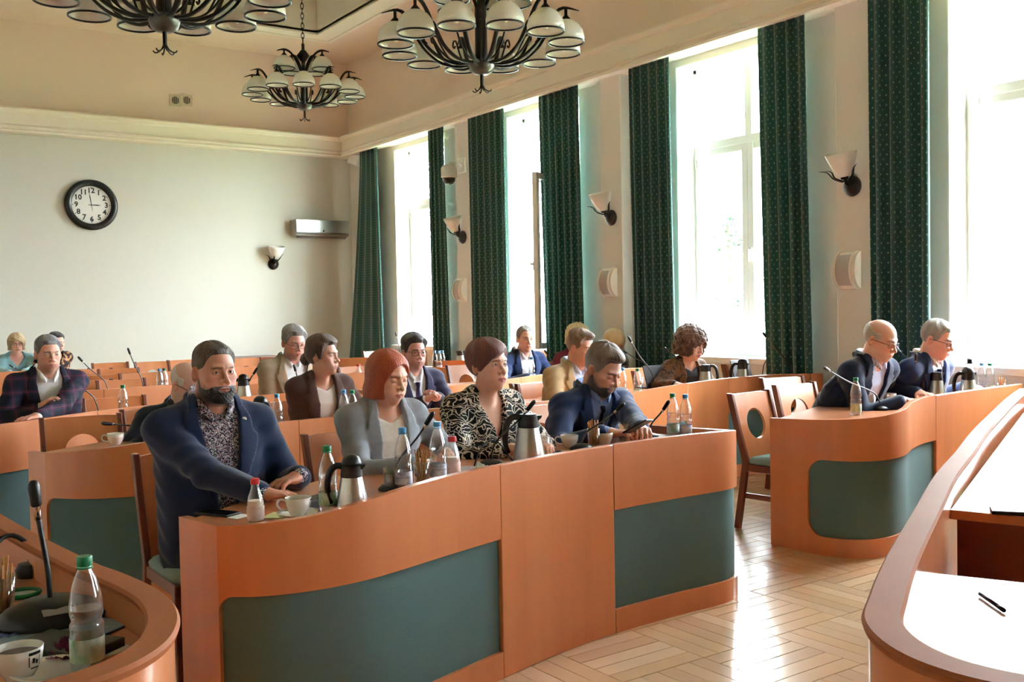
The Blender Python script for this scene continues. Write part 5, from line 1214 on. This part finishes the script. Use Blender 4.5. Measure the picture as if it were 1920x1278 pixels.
    if beard:
        def bsdf(p):
            q = ((p-H)@Rh)/s; y, z = q[:, 1], q[:, 2]; ax = np.abs(q[:, 0])
            zc = np.interp(y, [-.03, .0, .012, .02, .045, .065, .085, .1], [-.02, -.012, -.034, -.05, -.062, -.058, -.046, -.0455])
            t = np.interp(z, [-.13, -.11, -.08, -.05, 0], [beard*1.1, beard, beard*.5, beard*.28, .0005])+.0012*np.sin(q[:, 0]*420)*np.sin(z*380+y*200)
            t = t*np.clip((zc-z)/.022, .05, 1); d = smax(head_sdf(q, S, False)-t, (z-zc), .003); d = smax(d, -.012-y, .01); d = smax(d, -ell(q, (0, .1, -.0625), (.024, .03, .0105)), .004); d = smax(d, -.125-z, .01); return d*s
        v, f = surfnet(bsdf, H-np.array([.12, .15, .17])*s, H+np.array([.12, .15, .06])*s, h*.9); q = ((v-H)@Rh)/s; b0 = np.array(lin(kw.get('beard_rgb', hair_rgb))); w = (.3+.3*np.sin(q[:, 0]*500)*np.sin(q[:, 2]*300))[:, None]
        npmesh('beard', v, f, HAIRM, root, b0*(1-w)+b0*1.4*w)
    if S.get('eyes', 'open') == 'open': eyes(root, H, Rh, s, gaze, eyes_rgb)
    if spec: glasses(root, H, Rh, s, spec[0], spec[1], spec[2])
    # clothes
    hc = max(.006, h*1.9); yb = N[1]
    zb, wt, bt = V[2], V[1], V[0]
    zof = lambda t: hipz+t*(top-hipz)
    def vw(z):  # half width of the opening at height z
        t = (z-hipz)/(top-hipz); return np.interp(t, [-.2, zb-.02, zb, .93, 1.05], [bt, bt, bt+.001, wt, wt*.9])*bs
    nring = lambda rad, zo, fr, dz: [np.array(N)+np.array(q)*[bs, bs, 1] for q in ((rad*.50, rad*.92+fr, zo-.055-dz), (rad*.9, rad*.42, zo-.012-dz*.4), (rad*.98, -rad*.25, zo+.008), (rad*.55, -rad*.9, zo+.022), (0, -rad*1.08, zo+.026))]
    folds = lambda p: .003*np.sin(p[:, 2]*70+p[:, 0]*22+3*np.sin(p[:, 1]*18))*np.sin(p[:, 0]*31+p[:, 1]*26+1.7)
    if jacket is not None:
        def jk(p):
            T0 = torso(p); sl = sleeve
            yy = p[:, 1]-cyv(p[:, 2]); w = vw(p[:, 2]); a = np.abs(p[:, 0])
            d = smax(T0-.019, np.minimum(w-a, yy-.02), .004)
            d = smax(d, -cone(p, N+[0, .0, -.03], N+[0, .012, .12], nr*1.12, nr*1.12), .006)
            ar = arm_sdf(p, .068*bs*sl, .058*bs*sl, .056*bs*sl, .046*bs*sl, kw.get('cuff', .93)); k_ = np.clip((a-.09)/.05, .05, 1)*.035
            d = smin(d, ar, k_)+folds(p)
            if lapel:
                t = (p[:, 2]-hipz)/(top-hipz); lw = np.interp(t, [zb, zb+.04, .74, .80, .82, .9, 1.], [0, .012, .078, .08, .06, .05, .03])*bs
                L_ = np.maximum.reduce([T0-.031, a-(w+lw), w-a-.002, .03-yy, (zof(zb)-p[:, 2])]); d = np.minimum(d, L_)
            if collar and lapel or kw.get('jcol'):
                q = np.c_[a, p[:, 1], p[:, 2]]; d = smin(d, chainsdf(q*[1, 1, .55]/1, [c*[1, 1, .55] for c in nring(.094, .026, 0, .01)[1:]], [.012, .013, .013, .013]), .008)
            d = smax(d, hipz-.1-p[:, 2], .01); return d
        es = np.array([x for A in arms for x in (A[1], A[2])]); lo = np.minimum(np.array([-sw-.1, cyv(hipz)-.26, hipz-.14]), es.min(0)-.09); hi = np.maximum(np.array([sw+.1, N[1]+.22, N[2]+.06]), es.max(0)+.09)
        v, f = surfnet(jk, lo, hi, hc); npmesh(kw.get('jname', 'jacket'), v, f, jacket, root, smooth_it=1)
    if shirt is not None:
        dcut = kw.get('neckcut', None)
        def sh_(p):
            q = np.c_[np.abs(p[:, 0]), p[:, 1], p[:, 2]]; d = torso(p)-.008
            yy = p[:, 1]-cyv(p[:, 2])
            d = smax(d, -cone(p, N+[0, .0, -.02], N+[0, .015, .12], nr*1.07, nr*1.07), .006)
            if dcut is not None: d = smax(d, np.minimum(p[:, 2]-(N[2]-dcut)-.5*np.abs(p[:, 0]), yy+.03), .01)
            if kw.get('vneck'): d = smax(d, np.minimum(np.interp(p[:, 2], [N[2]-kw['vneck'], N[2]], [0, .045])-q[:, 0], yy), .004)
            if collar: d = smin(d, chainsdf(q*[1, 1, .42], [(N+np.array(c)*[bs*kw.get('neck', 1.), bs*kw.get('neck', 1.), 1])*[1, 1, .42] for c in ((.026, .092, -.040), (.050, .074, -.004), (.079, .012, .034), (.055, -.062, .056), (0, -.084, .062))], [.007, .0105, .011, .011, .011]), .005)
            for S0, E_, W, *_ in arms: d = np.minimum(d, cone(p, E_+(W-E_)*.8, E_+(W-E_)*kw.get('scuff', 1.0), .036*bs, .036*bs))
            return smax(d, hipz-.06-p[:, 2], .01)
        es = np.array([x for A in arms for x in (A[1], A[2])]); lo = np.minimum(np.array([-sw-.08, cyv(hipz)-.24, hipz-.1]), es.min(0)-.06); hi = np.maximum(np.array([sw+.08, N[1]+.2, N[2]+.08]), es.max(0)+.06)
        v, f = surfnet(sh_, lo, hi, max(.0065, h*1.6)); npmesh(kw.get('sname', 'shirt'), v, f, shirt, root, smooth_it=1)
        if tie is not None:
            rows = []
            fr = lambda z: cyv(z)+np.interp((z-hipz)/(top-hipz), tz, wy)+.012
            zk = N[2]-.062
            for dz, w_, t_ in ((0, .010, .012), (-.005, .022, .016), (-.035, .013, .012), (-.045, .014, .006), (-.12, .024, .006), (-.25, .034, .005), (-.36, .042, .005)):
                z = zk+dz; y_ = fr(z)+(.012 if dz > -.04 else .006); rows.append([(-w_*bs, y_-.004, z), (0, y_+t_, z), (w_*bs, y_-.004, z), (0, y_-.012, z)])
            MB().grid(rows, True, True, True).build('tie', tie, root, smooth='all')
    tr = trousers or mat('charcoal_trousers', (44, 46, 54), .85, spec=.2)
    v, f = surfnet(lambda p: smin(legs(p, .006), smax(torso(p)-.005, p[:, 2]-hipz-.03, .02), .04), (-.34, -.3, .05), (.34, .62, .68), .02); npmesh('trousers', v, f, tr, root, smooth_it=1)
    shoe = mat('black_shoe_leather', (22, 20, 20), .35)
    for A in an: MB().grid([[(A[0]+w_*math.cos(a), A[1]+y_, .0+z_*max(0, .5+.5*math.sin(a))) for a in np.linspace(0, 2*PI, 12, endpoint=False)] for y_, w_, z_ in ((-.08, .02, .05), (-.06, .038, .09), (0, .042, .10), (.08, .046, .065), (.15, .042, .05), (.19, .02, .03))], True, True, True).build('shoe', shoe, root, smooth='all')
    fr = lambda x, z: cyv(z)+np.interp((z-hipz)/(top-hipz), tz, wy)*max(0, 1-abs(x/np.interp((z-hipz)/(top-hipz), tz, wx))**2.3)**(1/2.3)
    if pocket:
        z = zof(.62); x = -.15*bs; MB().add([(x-.03, fr(x-.03, z)+.026, z), (x+.03, fr(x+.03, z)+.027, z-.008), (x+.028, fr(x+.028, z)+.030, z+.014), (x-.026, fr(x-.026, z)+.030, z+.022), (x, fr(x, z)+.012, z)], [(0, 1, 2, 3), (3, 2, 4), (1, 0, 4)]).build('pocket_square', mat('white_cloth', (238, 238, 238), .8), root)
    if badge:
        z = zof(.90); x = -.10*bs; MB().lathe([(0, 0), (.011, 0), (.0115, .002), (.009, .004), (0, .004)], 18, T=Matrix.Translation((x, fr(x, z)+.036, z)) @ Matrix.Rotation(-PI/2, 4, 'X')).build('lapel_badge', mat('badge_enamel', (232, 222, 204), .3), root)
    if earring:
        for sx in (-1, 1):
            c = H+Rh@np.array([sx*.079, -.004, -.046])*s; MB().tube([tuple(c+np.array([0, .011*math.cos(a), .011*math.sin(a)])) for a in np.linspace(0, 2*PI, 15)], .0016, 5).build('earring', CHROME, root, smooth='all')
    PEOPLE.append((root, root_loc, fa)); return root
# ---------------------------------------------------------------- cloth materials
def cloth(name, rgb, noise=None, rough=.85): return mat(name, rgb, rough, spec=.2, sheen=.25, noise=noise or ((40, 40, 40), .35, tuple(int(v*.86) for v in rgb)), bump=((300, 300, 300), .08))
def printed(name, kind, a, b, c=None, scale=40.):
    m = mat(name, a, .8, spec=.2); nt = m.node_tree; L = nt.links.new; N_ = nt.nodes.new; bs = nt.nodes['Principled BSDF']
    tc = N_('ShaderNodeTexCoord')
    def ramp(src, stops):
        r = N_('ShaderNodeValToRGB'); r.color_ramp.interpolation = 'CONSTANT' if kind != 'blotch' else 'LINEAR'; e = r.color_ramp.elements
        e[0].position, e[0].color = stops[0][0], (*lin(stops[0][1]), 1); e[1].position, e[1].color = stops[1][0], (*lin(stops[1][1]), 1)
        for p, q in stops[2:]: k = e.new(p); k.color = (*lin(q), 1)
        L(src, r.inputs[0]); return r.outputs[0]
    nz = N_('ShaderNodeTexNoise'); nz.inputs['Scale'].default_value = scale*.35; nz.inputs['Detail'].default_value = 1; L(tc.outputs['Object'], nz.inputs['Vector'])
    mx = N_('ShaderNodeMix'); mx.data_type = 'RGBA'; mx.blend_type = 'ADD'; mx.inputs[0].default_value = .10 if kind == 'lines' else .02; L(tc.outputs['Object'], mx.inputs[6]); L(nz.outputs['Color'], mx.inputs[7])
    if kind == 'lines':     # pale leaf outlines on black
        v = N_('ShaderNodeTexVoronoi'); v.feature = 'DISTANCE_TO_EDGE'; v.inputs['Scale'].default_value = scale*.4; L(mx.outputs[2], v.inputs['Vector'])
        w = N_('ShaderNodeTexWave'); w.wave_type = 'RINGS'; w.inputs['Scale'].default_value = scale*.4; w.inputs['Distortion'].default_value = 9; w.inputs['Detail'].default_value = .6; w.inputs['Detail Scale'].default_value = 1.4; L(mx.outputs[2], w.inputs['Vector'])
        r1 = ramp(v.outputs['Distance'], [(0, b), (.03, a)]); r2 = ramp(w.outputs['Fac'], [(0, a), (.86, b)])
        k = N_('ShaderNodeMix'); k.data_type = 'RGBA'; k.blend_type = 'LIGHTEN'; k.inputs[0].default_value = 1; L(r1, k.inputs[6]); L(r2, k.inputs[7]); out = k.outputs[2]
    elif kind == 'cells':   # tiny scattered print
        v = N_('ShaderNodeTexVoronoi'); v.inputs['Scale'].default_value = scale; L(mx.outputs[2], v.inputs['Vector']); sp = N_('ShaderNodeSeparateColor'); L(v.outputs['Color'], sp.inputs[0])
        out = ramp(sp.outputs[0], [(0, a), (.40, b), (.74, c or b), (.85, a)])
    elif kind == 'tartan':
        def stripe(ax, f, lo):
            s = N_('ShaderNodeSeparateXYZ'); L(tc.outputs['Object'], s.inputs[0]); q = N_('ShaderNodeMath'); q.operation = 'MULTIPLY'; q.inputs[1].default_value = f; L(s.outputs[ax], q.inputs[0]); fr = N_('ShaderNodeMath'); fr.operation = 'FRACT'; L(q.outputs[0], fr.inputs[0])
            return ramp(fr.outputs[0], [(0, a), (.35, b), (.5, c), (.58, b), (.72, a)])
        k = N_('ShaderNodeMix'); k.data_type = 'RGBA'; k.blend_type = 'MIX'; k.inputs[0].default_value = .5; L(stripe(0, 11, 0), k.inputs[6]); L(stripe(2, 11, 0), k.inputs[7]); out = k.outputs[2]
    elif kind == 'stripes':
        s = N_('ShaderNodeSeparateXYZ'); L(tc.outputs['Object'], s.inputs[0]); q = N_('ShaderNodeMath'); q.operation = 'MULTIPLY'; q.inputs[1].default_value = scale; L(s.outputs[0], q.inputs[0]); fr = N_('ShaderNodeMath'); fr.operation = 'FRACT'; L(q.outputs[0], fr.inputs[0])
        out = ramp(fr.outputs[0], [(0, a), (.7, b)])
    else:                   # soft blotches
        n2 = N_('ShaderNodeTexNoise'); n2.inputs['Scale'].default_value = scale; n2.inputs['Detail'].default_value = 3; L(tc.outputs['Object'], n2.inputs['Vector']); out = ramp(n2.outputs[0], [(.36, a), (.52, b), (.64, c or a)])
    L(out, bs.inputs['Base Color']); return m
NAVY = cloth('navy_wool', (25, 38, 70)); BLUE = cloth('blue_suit_wool', (36, 52, 92)); DKNAVY = cloth('dark_navy_wool', (24, 28, 44)); GREYB = cloth('grey_blazer_cloth', (146, 150, 156))
BROWN = cloth('brown_blazer_cloth', (84, 58, 52)); BEIGE = cloth('beige_tweed', (188, 158, 118)); STONE = cloth('stone_linen', (172, 152, 128)); PURPLE = cloth('aubergine_suit', (46, 42, 70))
MIDBLUE = cloth('mid_blue_blazer', (30, 50, 92)); WHITES = cloth('white_cotton', (228, 228, 232), rough=.8); LBLUE = cloth('light_blue_cotton', (128, 150, 198)); PBLUE = cloth('pale_blue_cotton', (196, 206, 232))
CREAMK = cloth('cream_knit', (232, 226, 214)); TEALT = cloth('pale_teal_cotton', (138, 178, 184)); SBLUE = cloth('blue_shirt', (54, 88, 168))
FLORAL = printed('black_leaf_print', 'lines', (16, 16, 18), (218, 208, 192), scale=42.); CELLS = printed('tiny_flower_print', 'cells', (30, 34, 58), (214, 208, 212), (150, 96, 104), 300.)
TARTAN = printed('dark_tartan', 'tartan', (26, 28, 44), (56, 40, 60), (110, 52, 72)); STRIPE = printed('fine_blue_stripe', 'stripes', (206, 214, 236), (150, 166, 212), scale=80.)
MOTTLE = printed('brown_mottled_print', 'blotch', (44, 30, 22), (112, 74, 46), (60, 44, 30), 22.); DKFLOR = printed('dark_floral_print', 'blotch', (24, 20, 22), (60, 34, 34), (190, 140, 100), 26.)
NTIE = cloth('navy_silk', (28, 36, 66), rough=.5); PTIE = cloth('purple_silk', (70, 62, 110), rough=.5); BTIE = cloth('blue_silk', (52, 74, 120), rough=.5)
WIRE = mat('dark_wire', (40, 38, 38), .35, metal=.6); TORT = mat('tortoise_frame', (62, 40, 30), .3); BLKF = mat('black_frame', (20, 20, 22), .3)
Zt = .75
def hd(px, py, z, f, curl=(.25, .35, .25), n=(0, 0, 1), pole=None):
    q = (PZ(px, py, z), f, n, curl); return q+((pole,) if pole else ())
FLAT, REST, FIST, HOLD = (.12, .2, .15), (.35, .45, .3), (1.0, 1.25, .8), (.6, .7, .4)
# front row
person('bearded man in navy blazer and tiny floral shirt sitting with clasped hands', 402, 698, 3.92, 113, NAVY, skin=(204, 150, 128), hair='short', hair_rgb=(58, 44, 36), hair2=(98, 76, 60), lean=.04, yaw=.14, pitch=.05, h=.0026,
       hands=(hd(490, 910, .785, (-.85, .5, -.05), (.3, .4, .3), pole=(.5, -.6, -.5)), hd(562, 892, .815, (.95, .25, -.12), (.35, .45, .3), pole=(-.35, -.7, -.6))), V=(.03, .085, .28), shirt=CELLS, fw=1.1, fat=1.14, sw=.194, sleeve=1.03, beard=.012, beard_rgb=(38, 28, 23), stubble=.8, tt=.011, ts=.002, hl=.006, chestdrop=.02, stub_rgb=(78, 56, 46), recede=.0, brow=.7, pocket=True, badge=True, eyes_rgb=(80, 66, 48), gaze=(-.25, -.05), neck=1.1)
person('red haired woman in grey blazer looking down at the desk', 728, 708, 3.98, 99, GREYB, skin=(226, 178, 152), hair='bob', hair_rgb=(150, 58, 26), hair2=(206, 96, 44), lean=.10, yaw=.20, pitch=.20, h=.0026, fem=1, eyes='down',
       hands=(hd(776, 868, .79, (-.75, .6, 0), REST), hd(838, 850, .80, (.5, .75, 0), HOLD)), V=(.06, .075, .22), shirt=CREAMK, collar=False, neckcut=.075, tt=.016, bottom=-.10, fringe=.082, part=-.008, open=.012, wide=-.005, earring=True, lip=(176, 98, 92), brow_rgb=(120, 70, 44), brow=.5)
person('woman with short auburn hair in black and cream leaf print dress', 917, 686, 4.08, 97, FLORAL, skin=(222, 176, 154), hair='pixie', hair_rgb=(72, 30, 24), hair2=(132, 62, 46), lean=.05, yaw=.10, pitch=-.02, h=.0026, fem=1,
       hands=(hd(958, 842, .79, (-.5, .8, 0), REST), hd(1012, 832, .80, (.2, 1, -.05), FIST)), V=(.0, .075, .58), lapel=False, collar=False, jname='dress', tt=.02, ts=.012, eyes_rgb=(110, 130, 140), gaze=(.15, .05), earring=True, lip=(170, 84, 84), trousers=FLORAL, brow_rgb=(70, 44, 36), cuff=.8)
phone_man = person('grey bearded man in blue suit bending over a phone', 1130, 693, 4.2, 94, BLUE, skin=(206, 156, 134), hair='short', hair_rgb=(84, 70, 62), hair2=(140, 122, 108), side_rgb=(150, 142, 134), lean=.26, yaw=.16, pitch=.50, h=.003, eyes='down',
       hands=(hd(1136, 812, .80, (-.75, .65, .05), HOLD), hd(1214, 822, .80, (.55, .75, .1), HOLD)), V=(.02, .08, .2), shirt=LBLUE, tie=NTIE, stubble=.85, stub_rgb=(70, 56, 50), beard=.005, beard_rgb=(66, 54, 48), tt=.022, ts=.004, quiff=1, recede=.004, fat=1.05)
# second row
person('bald man in black jacket and blue shirt bent low behind the bearded man', 352, 722, 5.8, 90, DKNAVY, skin=(214, 168, 150), hair='ring', hair_rgb=(190, 182, 174), ts=.002, tt=.002, lean=.30, yaw=.45, pitch=.42, h=.004, eyes='down', hands=(hd(300, 808, .80, (-.5, .8, 0)), hd(395, 800, .80, (.5, .8, 0))), V=(.02, .08, .3), shirt=SBLUE, spec=(BLKF, False, -.002), stubble=.25, stub_rgb=(180, 172, 164), fat=1.15, scale=1.08, brow_rgb=(170, 160, 150))
person('woman in brown blazer with dark hair tied in a bun looking sideways', 606, 668, 5.85, 72, BROWN, skin=(206, 158, 136), hair='bun', hair_rgb=(46, 32, 26), hair2=(104, 74, 56), lean=.08, yaw=.62, pitch=.02, h=.0036, fem=1, hands=(hd(628, 775, .80, (-.8, .5, 0), REST), hd(652, 772, .815, (.85, .4, -.05), REST)), V=(.045, .075, .2), shirt=mat('pale_knit', (206, 192, 182), .85), collar=False, neckcut=.075, tt=.03, ts=.016, fade=.012, eyes_rgb=(84, 70, 54))
person('dark haired man in aubergine suit and purple tie, hands raised together', 776, 661, 5.95, 66, PURPLE, skin=(214, 160, 146), hair='short', hair_rgb=(32, 28, 28), hair2=(76, 70, 68), lean=.10, yaw=-.08, pitch=.05, h=.0036, hands=(hd(795, 752, .86, (-.7, .4, .5), FIST), hd(818, 745, .87, (.7, .35, .5), FIST)), V=(.0, .078, .2), shirt=WHITES, tie=PTIE, spec=(WIRE, False, 0), stubble=.3, tt=.026, ts=.005, quiff=1, gaze=(.1, 0))
person('man in beige tweed jacket with swept brown hair turned to the right', 1088, 653, 5.75, 66, BEIGE, skin=(220, 164, 140), hair='short', hair_rgb=(100, 74, 56), hair2=(156, 124, 98), side_rgb=(140, 112, 92), lean=.16, yaw=.34, pitch=.22, h=.0036, hands=(hd(1105, 745, .80, (-.4, .9, 0)), hd(1135, 735, .80, (.4, .9, 0))), V=(.03, .085, .2), shirt=PBLUE, tt=.024, ts=.003, quiff=1, stubble=.2, eyes='down', fat=1.1)
person('curly brown haired woman in brown mottled jacket by the window', 1296, 645, 6.2, 62, MOTTLE, skin=(222, 176, 152), hair='bob', hair_rgb=(70, 46, 36), hair2=(132, 96, 74), lean=.16, yaw=.10, pitch=.30, h=.004, fem=1, eyes='down', hands=(hd(1290, 728, .80, (-.4, .9, 0)), hd(1335, 715, .80, (.4, .9, 0))), V=(.07, .08, .1), shirt=mat('black_knit', (22, 22, 24), .85), lapel=False, collar=False, neckcut=.09, tt=.034, bottom=-.085, fringe=.056, curl=.007, cf=100, wide=.012)
# third row and beyond
person('grey haired man in dark tartan jacket holding folded glasses near his mouth', 90, 664, 7.3, 68, TARTAN, skin=(212, 158, 136), hair='short', hair_rgb=(70, 62, 60), hair2=(150, 146, 148), lean=.14, yaw=.12, pitch=.10, h=.0036, hands=(hd(74, 765, .86, (-.75, .2, .65), HOLD), hd(60, 790, .80, (.8, .5, 0))), V=(.035, .085, .28), shirt=WHITES, tt=.016, ts=.003, stubble=.2, gaze=(.2, 0), fat=1.1)
person('man with curly grey hair and glasses in stone coloured blazer reading', 551, 643, 7.55, 62, STONE, skin=(214, 156, 138), hair='short', hair_rgb=(92, 88, 86), hair2=(160, 158, 158), lean=.14, yaw=.02, pitch=.25, h=.004, eyes='down', hands=(hd(566, 735, .80, (-.7, .7, 0)), hd(588, 732, .80, (.5, .9, 0))), V=(.06, .085, .2), shirt=WHITES, spec=(TORT, False, -.003), tt=.024, ts=.008, stubble=.45, stub_rgb=(130, 116, 106), fw=1.1, fat=1.25)
person('lean grey haired man in bright navy blazer facing the camera', 985, 636, 7.85, 50, MIDBLUE, skin=(220, 168, 148), hair='thin', hair_rgb=(120, 114, 110), hair2=(176, 172, 168), lean=.14, yaw=-.28, pitch=.05, h=.0045, hands=(hd(1002, 713, .80, (-.8, .4, 0)), hd(1030, 705, .80, (.8, .4, 0))), V=(.06, .085, .2), shirt=WHITES, tt=.010, ts=.003, recede=.012, sleeve=1.05)
person('person with messy blond hair and burgundy top mostly hidden by the tweed jacket', 1084, 634, 8.3, 50, mat('burgundy_cloth', (112, 30, 44), .85), skin=(222, 172, 150), hair='bob', hair_rgb=(196, 162, 112), hair2=(236, 212, 166), lean=.1, yaw=.1, pitch=.2, h=.006, fem=1, hands=None, V=(0, .07, .6), lapel=False, collar=False, tt=.026, bottom=-.06, fringe=.05, curl=.006)
person('person with straight blond bob bent over beside the thermal window pillar', 1152, 643, 7.95, 47, mat('plum_cloth', (78, 58, 64), .85), skin=(224, 168, 150), hair='bob', hair_rgb=(206, 172, 122), hair2=(240, 214, 168), lean=.16, yaw=-.15, pitch=.42, h=.0055, fem=1, hands=(hd(1150, 705, .80, (-.5, .8, 0)), hd(1180, 700, .80, (.5, .8, 0))), V=(0, .07, .7), lapel=False, collar=False, tt=.026, bottom=-.045, fringe=.03, eyes='down')
person('blonde woman with glasses in pale teal blouse writing at the back desk', 31, 645, 13.45, 37, TEALT, skin=(224, 172, 152), hair='bob', hair_rgb=(168, 140, 100), hair2=(212, 188, 146), lean=.12, yaw=-.05, pitch=.06, h=.007, fem=1, hands=(hd(18, 690, .81, (-.5, .8, 0)), hd(45, 690, .81, (.5, .8, 0))), V=(0, .085, .72), lapel=False, collar=False, tt=.028, bottom=-.07, fringe=.05, curl=.004, spec=(TORT, False, 0), fat=1.2)
person('dark haired woman in dark floral blouse half hidden by the tartan jacket', 106, 642, 13.3, 37, DKFLOR, skin=(218, 168, 146), hair='bun', hair_rgb=(28, 24, 24), hair2=(58, 50, 48), lean=.12, face=.25, yaw=.3, pitch=.15, h=.007, fem=1, hands=(hd(120, 695, .80, (-.5, .8, 0)), hd(140, 692, .80, (.5, .8, 0))), V=(0, .07, .72), lapel=False, collar=False, tt=.02, ts=.012)
# right desk
person('bald man with half rim glasses in navy jacket leaning over his papers', 1651, 638, 4.02, 80, NAVY, skin=(226, 176, 154), hair='ring', hair_rgb=(168, 158, 146), hair2=(206, 200, 192), ts=.003, tt=.003, lean=.36, yaw=.06, pitch=.36, h=.003, eyes='down', hands=(hd(1690, 752, .80, (-.9, .35, 0), REST), hd(1722, 738, .81, (.3, .9, 0), REST)), V=(.05, .085, .2), shirt=STRIPE, spec=(BLKF, True, -.004), stubble=.45, stub_rgb=(190, 178, 168), fat=1.22, fw=1.08, brow_rgb=(150, 130, 112), scale=1.12)
person('grey haired man with dark glasses in navy suit and blue tie by the window', 1757, 637, 4.0, 70, BLUE, skin=(228, 172, 156), hair='short', hair_rgb=(126, 118, 112), hair2=(180, 174, 168), lean=.24, yaw=.12, pitch=.34, h=.003, eyes='down', hands=(hd(1790, 722, .80, (-.8, .5, 0), REST), hd(1815, 716, .81, (.4, .9, 0), REST)), V=(.02, .08, .2), shirt=WHITES, tie=BTIE, spec=(BLKF, False, -.003), tt=.014, ts=.004, fat=1.08, scale=1.1)
# their chairs
for root, rl, fa in PEOPLE:
    f = np.array([-math.sin(fa), math.cos(fa)]); c = rl[:2]-f*.06
    chair(float(c[0]), float(c[1]), fa-PI, 'occupied chair under the '+' '.join(root['label'].split()[:11]).rsplit(' in ', 1)[0])
